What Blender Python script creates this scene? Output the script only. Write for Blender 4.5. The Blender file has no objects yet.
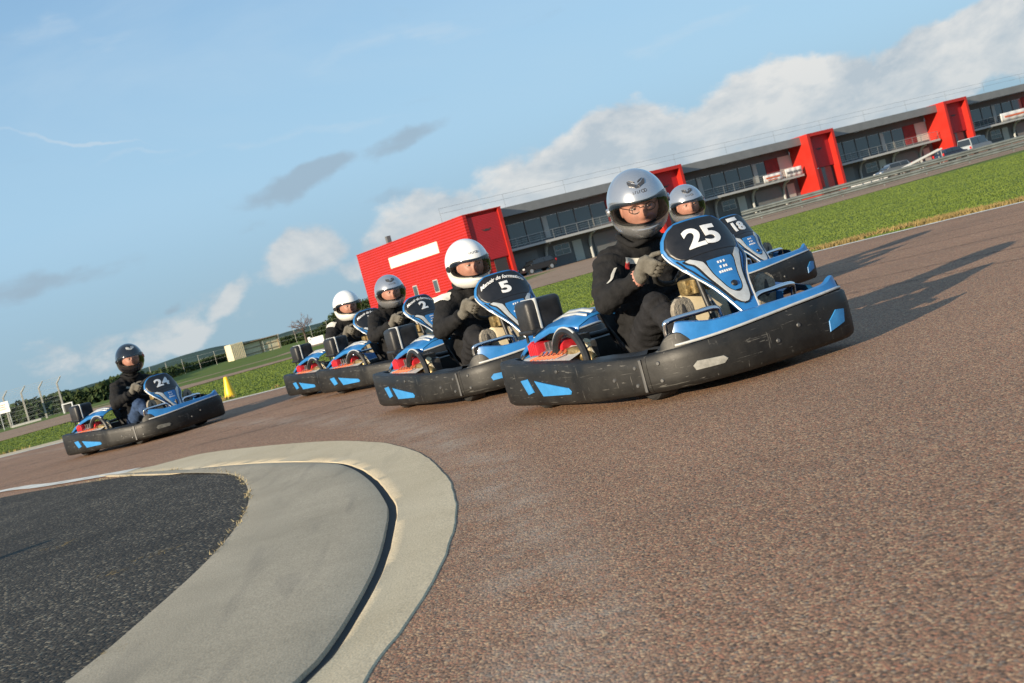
import bpy, bmesh, math, random
from mathutils import Vector, Matrix, noise
random.seed(7)
R = math.radians
sc = bpy.context.scene
COL = sc.collection

# ------------------------------------------------------------------ camera model
FPX, SLOPE, C0, CAMH = 1250.0, 0.27, 411.0, 0.70
roll = math.atan(SLOPE)
pitch = math.atan((341.5 - (C0 - SLOPE * 512)) * math.cos(roll) / FPX)
A_ = Vector((1, 0, 0)); B_ = Vector((0, math.sin(pitch), math.cos(pitch))); FW = Vector((0, math.cos(pitch), -math.sin(pitch)))
camX = A_ * math.cos(roll) - B_ * math.sin(roll)
camY = A_ * math.sin(roll) + B_ * math.cos(roll)
cam = bpy.data.cameras.new('camera'); camo = bpy.data.objects.new('camera', cam); COL.objects.link(camo)
M = Matrix((camX, camY, -FW)).transposed().to_4x4(); M.translation = Vector((0, 0, CAMH))
camo.matrix_world = M
cam.sensor_width = 36; cam.lens = 36 * FPX / 1024; cam.clip_end = 6000; cam.clip_start = 0.05
sc.camera = camo
cam.dof.use_dof = True; cam.dof.focus_distance = 5.7; cam.dof.aperture_fstop = 9.0

def ray(x, y):
    px, py = x - 512, y - 341.5
    d = (camX * px - camY * py + FW * FPX)
    return d / d.y
def un(x, y, z=0.0):                      # photo point -> point of the level ground
    d = ray(x, y); t = (z - CAMH) / d.z
    return (d.x * t, d.y * t)

def sst(a, b, x):
    t = max(0, min(1, (x - a) / (b - a))); return t * t * (3 - 2 * t)
def terr(x, y):                           # ground height: level airfield, falling away on the far left
    r = math.hypot(x, y)
    az = math.degrees(math.atan2(x, max(y, 1e-3))) if y > 0 else (90 if x > 0 else -90)
    w = 1 - sst(-8, -2, az)
    h = -0.011 * max(0, min(r, 110) - 44) - 0.005 * max(0, min(r, 260) - 110)
    w2 = 1 - sst(-4, 14, az)
    return h * w - 0.012 * max(0, r - 280) * (w2 * .8 + .2) * (1 if r < 3000 else 1)

# ------------------------------------------------------------------ materials
MATS = {}
def mat(name, col=(.5, .5, .5), rough=.6, metal=0., var=0., vscale=20., bump=0., bscale=80., spec=.5, col2=None, coat=0., stretch=None, emit=None):
    if name in MATS: return MATS[name]
    m = bpy.data.materials.new(name); m.use_nodes = True; nt = m.node_tree; b = nt.nodes['Principled BSDF']
    b.inputs['Base Color'].default_value = (*col, 1); b.inputs['Roughness'].default_value = rough; b.inputs['Metallic'].default_value = metal
    b.inputs['Specular IOR Level'].default_value = spec
    if coat: b.inputs['Coat Weight'].default_value = coat; b.inputs['Coat Roughness'].default_value = .06
    tc = nt.nodes.new('ShaderNodeTexCoord'); src = tc.outputs['Object']
    if stretch:
        mp = nt.nodes.new('ShaderNodeMapping'); mp.inputs['Scale'].default_value = stretch; nt.links.new(src, mp.inputs['Vector']); src = mp.outputs['Vector']
    if var or col2:
        n = nt.nodes.new('ShaderNodeTexNoise'); n.inputs['Scale'].default_value = vscale; n.inputs['Detail'].default_value = 8; n.inputs['Roughness'].default_value = .65
        nt.links.new(src, n.inputs['Vector'])
        cr = nt.nodes.new('ShaderNodeValToRGB'); cr.color_ramp.elements[0].position = .33; cr.color_ramp.elements[1].position = .68
        c2 = col2 or tuple(min(1, c * (1 + var)) for c in col); c1 = col if col2 else tuple(c * (1 - var) for c in col)
        cr.color_ramp.elements[0].color = (*c1, 1); cr.color_ramp.elements[1].color = (*c2, 1)
        nt.links.new(n.outputs['Fac'], cr.inputs['Fac']); nt.links.new(cr.outputs['Color'], b.inputs['Base Color'])
        mr = nt.nodes.new('ShaderNodeMapRange'); mr.inputs['To Min'].default_value = max(.03, rough - .1); mr.inputs['To Max'].default_value = min(1, rough + .12)
        nt.links.new(n.outputs['Fac'], mr.inputs['Value']); nt.links.new(mr.outputs['Result'], b.inputs['Roughness'])
    if bump:
        n2 = nt.nodes.new('ShaderNodeTexNoise'); n2.inputs['Scale'].default_value = bscale; n2.inputs['Detail'].default_value = 5
        nt.links.new(src, n2.inputs['Vector'])
        bp = nt.nodes.new('ShaderNodeBump'); bp.inputs['Strength'].default_value = bump; bp.inputs['Distance'].default_value = .01
        nt.links.new(n2.outputs['Fac'], bp.inputs['Height']); nt.links.new(bp.outputs['Normal'], b.inputs['Normal'])
    if emit: b.inputs['Emission Color'].default_value = (*emit[0], 1); b.inputs['Emission Strength'].default_value = emit[1]
    MATS[name] = m; return m

m_plastic = mat('black_plastic', (.016, .016, .017), .44, var=.5, vscale=9, bump=.08, bscale=220, spec=.5)
def scuffed():
    m = bpy.data.materials.new('scuffed_plastic'); m.use_nodes = True; t = m.node_tree; b = t.nodes['Principled BSDF']; n = t.nodes.new; l = t.links.new
    tcn = n('ShaderNodeTexCoord')
    a = n('ShaderNodeTexNoise'); a.inputs['Scale'].default_value = 7; a.inputs['Detail'].default_value = 8; a.inputs['Roughness'].default_value = .7; l(tcn.outputs['Object'], a.inputs['Vector'])
    cr = n('ShaderNodeValToRGB'); cr.color_ramp.elements[0].position = .35; cr.color_ramp.elements[0].color = (.006, .006, .006, 1); cr.color_ramp.elements[1].position = .75; cr.color_ramp.elements[1].color = (.021, .020, .018, 1); l(a.outputs['Fac'], cr.inputs[0])
    prev = cr.outputs[0]
    for rot, sc_, thr in ((12, (3, 3, 60), .64), (-35, (40, 40, 5), .67), (70, (9, 9, 55), .65)):
        mp = n('ShaderNodeMapping'); mp.inputs['Rotation'].default_value = (R(rot), R(rot * .6), R(rot)); mp.inputs['Scale'].default_value = sc_; l(tcn.outputs['Object'], mp.inputs['Vector'])
        s = n('ShaderNodeTexNoise'); s.inputs['Scale'].default_value = 1.6; s.inputs['Detail'].default_value = 4; s.inputs['Roughness'].default_value = .6; l(mp.outputs[0], s.inputs['Vector'])
        mr = n('ShaderNodeMapRange'); mr.inputs['From Min'].default_value = thr; mr.inputs['From Max'].default_value = thr + .05; mr.inputs['To Max'].default_value = .55; l(s.outputs['Fac'], mr.inputs['Value'])
        mx = n('ShaderNodeMix'); mx.data_type = 'RGBA'; l(mr.outputs[0], mx.inputs[0]); l(prev, mx.inputs[6]); mx.inputs[7].default_value = (.16, .155, .14, 1); prev = mx.outputs[2]
    l(prev, b.inputs['Base Color'])
    rr = n('ShaderNodeMapRange'); rr.inputs['To Min'].default_value = .34; rr.inputs['To Max'].default_value = .66; b.inputs['Specular IOR Level'].default_value = .4; l(a.outputs['Fac'], rr.inputs['Value']); l(rr.outputs[0], b.inputs['Roughness'])
    bp = n('ShaderNodeBump'); bp.inputs['Strength'].default_value = .15; bp.inputs['Distance'].default_value = .01; l(a.outputs['Fac'], bp.inputs['Height']); l(bp.outputs[0], b.inputs['Normal'])
    return m
m_bump = scuffed()
m_rubber = mat('tyre_rubber', (.018, .018, .018), .8, var=.4, vscale=40)
m_blue = mat('blue_plastic', (.022, .155, .40), .34, var=.15, vscale=12, coat=.15)
m_decal = mat('blue_decal', (.035, .22, .50), .4, var=.1)
m_silver = mat('silver_decal', (.50, .51, .50), .38, var=.12, vscale=30, metal=.25)
m_chrome = mat('chrome', (.75, .75, .76), .14, metal=1.)
m_steel = mat('worn_steel', (.28, .28, .28), .45, metal=.8, var=.35, vscale=35)
m_white = mat('white_paint', (.75, .75, .74), .45, var=.05)
m_num = mat('white_number', (.78, .78, .77), .5, var=.04)
m_plate = mat('plate_black', (.012, .012, .014), .38, var=.3, vscale=18)
m_tank = mat('bone_plastic', (.62, .53, .36), .5, var=.16, vscale=10)
m_red = mat('red_shroud', (.50, .02, .03), .4, var=.2)
m_orange = mat('orange_print', (.65, .16, .07), .5)
m_seat = mat('seat_shell', (.02, .02, .021), .5, var=.3)
m_brass = mat('dirty_brass', (.30, .22, .10), .45, metal=.6, var=.5, vscale=50)
m_suit = mat('black_cloth', (.014, .014, .015), .9, var=.35, vscale=25, bump=.8, bscale=34, spec=.2)
m_suit2 = mat('black_trousers', (.017, .017, .019), .9, var=.35, vscale=18, bump=.8, bscale=30, spec=.2)
m_jeans = mat('blue_denim', (.035, .06, .12), .9, var=.3, vscale=30, bump=.3, bscale=300, spec=.15)
m_skin = mat('skin', (.52, .25, .185), .5, var=.08, vscale=30)
m_lip = mat('lips', (.36, .12, .10), .45)
m_eyew = mat('eye_white', (.7, .68, .64), .25)
m_eyed = mat('eye_iris', (.04, .03, .025), .2)
m_brow = mat('brow_hair', (.07, .045, .03), .8)
m_glove = mat('grey_glove', (.125, .117, .100), .9, var=.25, vscale=40, bump=.4, bscale=260, spec=.2)
m_shoe = mat('shoe_upper', (.03, .028, .027), .7, var=.3)
m_sole = mat('shoe_sole', (.235, .205, .16), .85, var=.35, vscale=60, bump=.5, bscale=110)
m_hsil = mat('helmet_silver', (.44, .45, .47), .27, metal=.72, coat=.7)
m_hwhite = mat('helmet_white', (.78, .77, .74), .25, var=.02, coat=.6)
m_hblack = mat('helmet_black', (.010, .010, .012), .12, coat=.8)
m_lining = mat('helmet_lining', (.012, .012, .012), .95)
m_gasket = mat('helmet_gasket', (.012, .012, .012), .6)
m_emblem = mat('emblem_grey', (.06, .06, .065), .4, metal=.3)
m_patch = mat('pale_patch', (.62, .60, .54), .8, var=.08)
m_redp = mat('red_print', (.55, .04, .04), .7)
m_spec = mat('spectacle_frame', (.05, .045, .04), .3, metal=.5)
m_conc = mat('post_concrete', (.52, .50, .45), .85, var=.18, vscale=14)
m_gal = mat('galvanised_steel', (.42, .44, .45), .45, metal=.5, var=.2, vscale=6)
m_wire = mat('fence_wire', (.40, .42, .42), .5, metal=.4)
m_cream = mat('cream_sheet', (.66, .58, .40), .6, var=.1, vscale=3)
m_shadow_in = mat('shed_inside', (.30, .26, .18), .8, var=.15)
m_rust = mat('shed_roof', (.30, .22, .14), .7, var=.3, vscale=3)
m_cone = mat('yellow_plastic', (.80, .50, .015), .42, var=.1, vscale=10)

def glass_mat(name, tint, gl, rough=.03):
    m = bpy.data.materials.new(name); m.use_nodes = True; nt = m.node_tree; nt.nodes.clear()
    o = nt.nodes.new('ShaderNodeOutputMaterial'); t = nt.nodes.new('ShaderNodeBsdfTransparent'); t.inputs['Color'].default_value = (*tint, 1)
    g = nt.nodes.new('ShaderNodeBsdfGlossy'); g.inputs['Roughness'].default_value = rough
    fr = nt.nodes.new('ShaderNodeFresnel'); fr.inputs['IOR'].default_value = 1.45
    ad = nt.nodes.new('ShaderNodeMath'); ad.operation = 'ADD'; ad.inputs[1].default_value = gl
    mx = nt.nodes.new('ShaderNodeMixShader'); nt.links.new(fr.outputs[0], ad.inputs[0]); nt.links.new(ad.outputs[0], mx.inputs[0])
    nt.links.new(t.outputs[0], mx.inputs[1]); nt.links.new(g.outputs[0], mx.inputs[2]); nt.links.new(mx.outputs[0], o.inputs[0])
    return m
m_visor = glass_mat('visor_clear', (.87, .87, .86), .035)
m_visord = glass_mat('visor_smoked', (.55, .55, .58), .03)
m_spare = glass_mat('spectacle_lens', (.93, .93, .93), .02)

# ------------------------------------------------------------------ mesh helpers
def link(name, me, parent=None, mats=None, smooth=True, loc=None, rot=None):
    o = bpy.data.objects.new(name, me); COL.objects.link(o)
    if parent: o.parent = parent
    if mats:
        for m in (mats if isinstance(mats, (list, tuple)) else [mats]): me.materials.append(m)
    if smooth:
        me.polygons.foreach_set('use_smooth', [True] * len(me.polygons))
        try: me.set_sharp_from_angle(angle=R(38))
        except Exception: pass
    if loc: o.location = loc
    if rot: o.rotation_euler = rot
    return o
def obj(name, bm, mats, parent=None, smooth=True, **k):
    bmesh.ops.recalc_face_normals(bm, faces=bm.faces)
    me = bpy.data.meshes.new(name); bm.to_mesh(me); bm.free()
    return link(name, me, parent, mats, smooth, **k)
def raw(name, vs, fs, mats, parent=None, smooth=False):
    me = bpy.data.meshes.new(name); me.from_pydata([tuple(v) for v in vs], [], fs); me.update()
    return link(name, me, parent, mats, smooth)
def BM(): return bmesh.new()
def frame(d):
    d = Vector(d).normalized(); u = Vector((0, 0, 1)) if abs(d.z) < .95 else Vector((1, 0, 0))
    a = d.cross(u).normalized(); b = a.cross(d).normalized(); return a, b
def box(bm, c, s, rot=None, bev=0, mi=0, seg=2):
    t = BM(); bmesh.ops.create_cube(t, size=1)
    bmesh.ops.scale(t, vec=s, verts=t.verts)
    if bev: bmesh.ops.bevel(t, geom=t.edges[:], offset=bev, segments=seg, affect='EDGES', profile=.5)
    if rot is not None: bmesh.ops.rotate(t, matrix=rot if isinstance(rot, Matrix) else Matrix.Rotation(rot, 3, 'Z'), verts=t.verts)
    bmesh.ops.translate(t, vec=c, verts=t.verts)
    merge(bm, t, mi)
def merge(bm, t, mi=0):
    mp = {}
    for v in t.verts: mp[v] = bm.verts.new(v.co)
    for f in t.faces:
        try:
            nf = bm.faces.new([mp[v] for v in f.verts]); nf.material_index = mi if mi is not None else f.material_index
        except ValueError: pass
    t.free()
def tube(bm, pts, rad, n=10, mi=0, cap=True, closed=False):
    pts = [Vector(p) for p in pts]; N = len(pts); rings = []
    rads = rad if isinstance(rad, (list, tuple)) else [rad] * N
    pa = None
    for i, p in enumerate(pts):
        if closed: d = pts[(i + 1) % N] - pts[i - 1]
        else: d = pts[min(i + 1, N - 1)] - pts[max(i - 1, 0)]
        d.normalize()
        if pa is None: a, b = frame(d)
        else:
            a = (pa - d * pa.dot(d)); a = a.normalized() if a.length > 1e-6 else frame(d)[0]; b = d.cross(a).normalized()
        pa = a
        b = d.cross(a).normalized()
        rings.append([bm.verts.new(p + (a * math.cos(2 * math.pi * k / n) + b * math.sin(2 * math.pi * k / n)) * rads[i]) for k in range(n)])
    for i in range(N if closed else N - 1):
        r0, r1 = rings[i], rings[(i + 1) % N]
        for k in range(n):
            f = bm.faces.new((r0[k], r0[(k + 1) % n], r1[(k + 1) % n], r1[k])); f.material_index = mi
    if cap and not closed:
        for r_ in (rings[0], rings[-1]):
            f = bm.faces.new(r_); f.material_index = mi
def smooth_path(pts, n=6, closed=False):
    P = [Vector(p) for p in pts]; out = []; N = len(P)
    for i in range(N if closed else N - 1):
        p0 = P[i - 1] if (i > 0 or closed) else P[0] * 2 - P[1]
        p1, p2 = P[i], P[(i + 1) % N]
        p3 = P[(i + 2) % N] if (closed or i + 2 < N) else P[-1] * 2 - P[-2]
        for k in range(n):
            t = k / n
            out.append(.5 * ((2 * p1) + (p2 - p0) * t + (2 * p0 - 5 * p1 + 4 * p2 - p3) * t * t + (3 * p1 - p0 - 3 * p2 + p3) * t ** 3))
    if not closed: out.append(P[-1].copy())
    return out
def capsule(bm, p, q, r0, r1, n=14, m=5, mi=0):
    p, q = Vector(p), Vector(q); d = (q - p); L = d.length; d.normalize(); a, b = frame(d)
    prof = []
    for i in range(m): t = -math.pi / 2 + math.pi / 2 * i / m; prof.append((r0 * math.sin(t), r0 * math.cos(t)))
    prof.append((0, r0)); prof.append((L, r1))
    for i in range(1, m + 1): t = math.pi / 2 * i / m; prof.append((L + r1 * math.sin(t), r1 * math.cos(t)))
    rings = []
    for s, rr in prof:
        if rr < 1e-5: rings.append([bm.verts.new(p + d * s)])
        else: rings.append([bm.verts.new(p + d * s + (a * math.cos(2 * math.pi * k / n) + b * math.sin(2 * math.pi * k / n)) * rr) for k in range(n)])
    for r0_, r1_ in zip(rings, rings[1:]):
        for k in range(n):
            k2 = (k + 1) % n
            if len(r0_) == 1: f = bm.faces.new((r0_[0], r1_[k2], r1_[k]))
            elif len(r1_) == 1: f = bm.faces.new((r0_[k], r0_[k2], r1_[0]))
            else: f = bm.faces.new((r0_[k], r0_[k2], r1_[k2], r1_[k]))
            f.material_index = mi
def ellipsoid(bm, c, s, u=20, v=12, rot=None, mi=0):
    t = BM(); bmesh.ops.create_uvsphere(t, u_segments=u, v_segments=v, radius=1); bmesh.ops.scale(t, vec=s, verts=t.verts)
    if rot is not None: bmesh.ops.rotate(t, matrix=rot, verts=t.verts)
    bmesh.ops.translate(t, vec=c, verts=t.verts); merge(bm, t, mi)
def grid(bm, P, mi=0, thick=0, closedu=False):     # P[i][j] points -> sheet
    V = [[bm.verts.new(p) for p in row] for row in P]
    for i in range(len(V) - 1):
        for j in range(len(V[0]) - 1):
            f = bm.faces.new((V[i][j], V[i + 1][j], V[i + 1][j + 1], V[i][j + 1])); f.material_index = mi
    return V
def prism(bm, poly, h0, h1, mi=0):                 # poly of (x,y) between two heights
    a = [bm.verts.new((x, y, h0)) for x, y in poly]; b = [bm.verts.new((x, y, h1)) for x, y in poly]; n = len(poly)
    fs = [bm.faces.new(a), bm.faces.new(b)] + [bm.faces.new((a[i], a[(i + 1) % n], b[(i + 1) % n], b[i])) for i in range(n)]
    for f in fs: f.material_index = mi
def remeshed(bm, voxel, smooth=6, fac=.5):
    me = bpy.data.meshes.new('tmp'); bm.to_mesh(me); bm.free()
    o = bpy.data.objects.new('tmp', me); COL.objects.link(o)
    md = o.modifiers.new('r', 'REMESH'); md.mode = 'VOXEL'; md.voxel_size = voxel
    sm = o.modifiers.new('s', 'SMOOTH'); sm.iterations = smooth; sm.factor = fac
    dg = bpy.context.evaluated_depsgraph_get(); dg.update()
    me2 = bpy.data.meshes.new_from_object(o.evaluated_get(dg))
    bpy.data.objects.remove(o); bpy.data.meshes.remove(me)
    return me2
def solid(o, t, off=-1, matoff=0):
    md = o.modifiers.new('solidify', 'SOLIDIFY'); md.thickness = t; md.offset = off
    if matoff: md.material_offset = matoff; md.material_offset_rim = matoff
    return o
def empty(name, loc=(0, 0, 0), rz=0, label=None, cat=None, group=None):
    o = bpy.data.objects.new(name, None); COL.objects.link(o); o.location = loc; o.rotation_euler = (0, 0, rz); o.empty_display_size = .2
    tag(o, label, cat, group); return o
def tag(o, label=None, cat=None, group=None, kind=None):
    if label: o['label'] = label
    if cat: o['category'] = cat
    if group: o['group'] = group
    if kind: o['kind'] = kind
    return o
KIDS = {}
def kids(o):
    return [c for c in COL.objects if c.parent == o]
def copy_tree(o, parent=None):
    c = o.copy(); COL.objects.link(c); c.parent = parent
    for ch in kids(o): copy_tree(ch, c)
    return c
def text_mesh(s, size, extrude=.001, bold=.0, shear=0., align='CENTER', xs=1.0):
    cu = bpy.data.curves.new('t', 'FONT'); cu.body = s; cu.size = size; cu.extrude = extrude; cu.offset = bold; cu.shear = shear
    cu.align_x = align; cu.align_y = 'CENTER'; cu.resolution_u = 4
    o = bpy.data.objects.new('t', cu); COL.objects.link(o)
    dg = bpy.context.evaluated_depsgraph_get(); dg.update()
    me = bpy.data.meshes.new_from_object(o.evaluated_get(dg)); bpy.data.objects.remove(o); bpy.data.curves.remove(cu)
    for v in me.vertices: v.co.x *= xs
    return me

# ------------------------------------------------------------------ sky, sun
SUN_EL, SUN_AZ = R(14.5), R(225)          # compass-like azimuth measured from +Y towards +X
w = bpy.data.worlds.new('World'); sc.world = w; w.use_nodes = True
nt = w.node_tree; nt.nodes.clear(); N = nt.nodes.new; Lk = nt.links.new
def math_(op, a, b=None, c=None, clamp=False):
    n = N('ShaderNodeMath'); n.operation = op; n.use_clamp = clamp
    for i, v in enumerate((a, b, c)):
        if v is None: continue
        if isinstance(v, (int, float)): n.inputs[i].default_value = v
        else: Lk(v, n.inputs[i])
    return n.outputs[0]
def mrange(v, a, b, c=0., d=1., smooth=True):
    n = N('ShaderNodeMapRange'); n.interpolation_type = 'SMOOTHSTEP' if smooth else 'LINEAR'
    Lk(v, n.inputs['Value']); n.inputs['From Min'].default_value = a; n.inputs['From Max'].default_value = b
    n.inputs['To Min'].default_value = c; n.inputs['To Max'].default_value = d; return n.outputs['Result']
def mixc(f, a, b):
    n = N('ShaderNodeMix'); n.data_type = 'RGBA'
    if isinstance(f, (int, float)): n.inputs[0].default_value = f
    else: Lk(f, n.inputs[0])
    for i, v in ((6, a), (7, b)):
        if isinstance(v, tuple): n.inputs[i].default_value = (*v, 1)
        else: Lk(v, n.inputs[i])
    return n.outputs[2]
tc = N('ShaderNodeTexCoord'); sep = N('ShaderNodeSeparateXYZ'); Lk(tc.outputs['Generated'], sep.inputs[0])
az = math_('ARCTAN2', sep.outputs[0], sep.outputs[1]); el = math_('ARCSINE', sep.outputs[2])
cmb = N('ShaderNodeCombineXYZ'); Lk(az, cmb.inputs[0]); Lk(el, cmb.inputs[1]); AE = cmb.outputs[0]
def dirof(x, y):
    d = ray(x, y).normalized(); return math.atan2(d.x, d.y), math.asin(d.z)
wn = N('ShaderNodeTexNoise'); wn.inputs['Scale'].default_value = 11; wn.inputs['Detail'].default_value = 5; Lk(AE, wn.inputs['Vector'])
wv = N('ShaderNodeVectorMath'); wv.operation = 'MULTIPLY_ADD'; Lk(wn.outputs['Color'], wv.inputs[0]); wv.inputs[1].default_value = (.10, .065, 0)
wo = N('ShaderNodeVectorMath'); wo.operation = 'SUBTRACT'; Lk(AE, wo.inputs[0]); wo.inputs[1].default_value = (.05, .0325, 0); Lk(wo.outputs[0], wv.inputs[2]); AEW = wv.outputs[0]
def blob(x0, y0, x1, y1, width):          # an elongated patch of sky between two directions
    a0, e0 = dirof(x0, y0); a1, e1 = dirof(x1, y1)
    mp = N('ShaderNodeMapping'); mp.vector_type = 'TEXTURE'
    mp.inputs['Location'].default_value = ((a0 + a1) / 2, (e0 + e1) / 2, 0)
    mp.inputs['Rotation'].default_value = (0, 0, math.atan2(e1 - e0, a1 - a0))
    mp.inputs['Scale'].default_value = (max(.01, math.hypot(a1 - a0, e1 - e0) / 2), width, 1)
    Lk(AEW, mp.inputs['Vector']); ln = N('ShaderNodeVectorMath'); ln.operation = 'LENGTH'; Lk(mp.outputs[0], ln.inputs[0])
    return mrange(ln.outputs['Value'], 1.25, 0.1)
def noise_(vec, scale, detail=9, rough=.58, sx=1., sy=1., off=(0, 0, 0), dist=0.):
    mp = N('ShaderNodeMapping'); mp.inputs['Scale'].default_value = (sx, sy, 1); mp.inputs['Location'].default_value = off
    Lk(vec, mp.inputs['Vector']); n = N('ShaderNodeTexNoise'); n.inputs['Scale'].default_value = scale
    n.inputs['Detail'].default_value = detail; n.inputs['Roughness'].default_value = rough; n.inputs['Distortion'].default_value = dist
    Lk(mp.outputs[0], n.inputs['Vector']); return n.outputs['Fac']
def field(bl):
    s = None
    for b in bl:
        v = blob(*b[:5])
        if len(b) > 5: v = math_('MULTIPLY', v, b[5])
        s = v if s is None else math_('MAXIMUM', s, v)
    return s
px = 1 / FPX
# cumulus bank rising to the right above the roofs
F1 = field([(430, 235, 800, 105, 60 * px, 1.15), (520, 185, 720, 112, 56 * px, 1.1), (620, 145, 980, 62, 46 * px, 1.15), (800, 115, 1150, -10, 46 * px, 1.15), (560, 205, 860, 125, 34 * px, .75), (920, 70, 1120, -30, 44 * px, 1.1),
            (355, 250, 520, 185, 36 * px, .8), (250, 272, 365, 222, 38 * px, .78), (60, 360, 300, 275, 44 * px, .40), (205, 312, 270, 282, 22 * px, .60), (-60, 390, 200, 330, 40 * px, .42),
            (140, 345, 250, 310, 22 * px, .62), (300, 285, 520, 200, 26 * px, .5), (1000, 60, 1600, -120, 80 * px, .8), (-500, 430, -100, 380, 60 * px, .6)])
nz1 = noise_(AE, 9, sx=1, sy=1.7, dist=.4); nz1b = noise_(AE, 9, sx=1, sy=1.7, dist=.4, off=(.03, -.045, 0))
nfine = noise_(AE, 40, detail=8, sx=1, sy=1.4, rough=.62, off=(5, 2, 0))
den1 = math_('ADD', math_('ADD', F1, math_('MULTIPLY', math_('SUBTRACT', nz1, .5), 1.35)), math_('MULTIPLY', math_('SUBTRACT', nfine, .5), .55))
m1 = mrange(den1, .28, .62)
nf = noise_(AE, 34, detail=8, sx=1, sy=1.5, rough=.6, dist=.3); nfb = noise_(AE, 34, detail=8, sx=1, sy=1.5, rough=.6, dist=.3, off=(.12, -.2, 0))
lit1 = math_('ADD', math_('ADD', math_('MULTIPLY', math_('SUBTRACT', nz1, nz1b), 4.2), math_('MULTIPLY', math_('SUBTRACT', nf, nfb), 1.1)), .56, clamp=True)
# grey flat streaks
F2 = field([(-60, 300, 150, 252, 15 * px, 1.0), (-30, 292, 90, 262, 20 * px, 1.0), (215, 220, 370, 160, 13 * px, 1.15), (340, 175, 475, 100, 14 * px, 1.05), (260, 195, 360, 168, 12 * px, 1.2),
            (148, 297, 178, 292, 6 * px, .85), (360, 215, 440, 190, 12 * px, .75), (225, 232, 290, 215, 8 * px, .5)])
nz2 = noise_(AE, 16, sx=.7, sy=2.2, dist=.3, off=(3, 1, 0))
m2 = mrange(math_('ADD', F2, math_('MULTIPLY', math_('SUBTRACT', nz2, .5), 2.0)), .22, 1.15)
# thin high veil
nz3 = noise_(AE, 3.2, detail=6, sx=.55, sy=2.2, off=(1, 7, 0), dist=.6)
m3 = mrange(nz3, .40, .78, 0, .5)
veil_mid = mrange(el, .34, .05, 0., .93); veil_low = mrange(el, .13, .0, 0., .95)
sky = N('ShaderNodeTexSky'); sky.sky_type = 'NISHITA'; sky.sun_disc = False; sky.sun_elevation = SUN_EL; sky.sun_rotation = SUN_AZ
sky.air_density = 1.0; sky.dust_density = .25; sky.ozone_density = 1.6; sky.altitude = 100
CS = 1.0                                   # cloud brightness in the sky's own (unscaled) units
def cc(r, g, b, k=1.): return (r * CS * k, g * CS * k, b * CS * k)
c = mixc(.55, sky.outputs[0], cc(1.72, 3.2, 4.95))
c = mixc(m3, c, cc(3.5, 4.3, 5.0))
c = mixc(veil_mid, c, cc(2.40, 3.78, 4.95))
c = mixc(veil_low, c, cc(2.05, 3.0, 3.60))
c = mixc(math_('MULTIPLY', m2, .62), c, cc(2.0, 2.5, 3.0))
cl = mixc(lit1, cc(3.05, 3.45, 3.8), cc(5.1, 5.0, 4.8))
cl = mixc(math_('MULTIPLY', veil_low, .55), cl, cc(2.6, 3.25, 3.7))
c = mixc(math_('MULTIPLY', m1, .92), c, cl)
F3 = field([(-80, 126, 215, 140, 4 * px, 1.0), (60, 165, 240, 138, 7 * px, .7), (-40, 60, 150, 20, 12 * px, .6), (250, 70, 520, 20, 16 * px, .6), (150, 170, 420, 110, 10 * px, .5), (560, 60, 800, 10, 14 * px, .5)])
nz4 = noise_(AE, 22, detail=7, sx=.5, sy=2.4, off=(8, 3, 0)); m4 = mrange(math_('ADD', F3, math_('MULTIPLY', math_('SUBTRACT', nz4, .5), 1.6)), .25, 1.1, 0, .42)
c = mixc(m4, c, cc(4.0, 4.5, 4.9))
bg = N('ShaderNodeBackground'); bg.inputs['Strength'].default_value = .10; Lk(c, bg.inputs['Color'])
out = N('ShaderNodeOutputWorld'); Lk(bg.outputs[0], out.inputs[0])
sl = bpy.data.lights.new('sun', 'SUN'); sl.energy = 5.0; sl.angle = R(.5); sl.color = (1, .84, .62)
so = bpy.data.objects.new('sun', sl); COL.objects.link(so)
sd = Vector((math.sin(SUN_AZ) * math.cos(SUN_EL), math.cos(SUN_AZ) * math.cos(SUN_EL), math.sin(SUN_EL)))
so.rotation_euler = sd.to_track_quat('Z', 'Y').to_euler(); so.location = sd * 50
sc.view_settings.view_transform = 'Standard'; sc.view_settings.look = 'None'; sc.view_settings.gamma = 1; sc.view_settings.exposure = 0.7
sc.render.engine = 'CYCLES'
sc.cycles.use_denoising = True; sc.cycles.max_bounces = 6; sc.cycles.transparent_max_bounces = 12
sc.cycles.sample_clamp_indirect = 6

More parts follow.
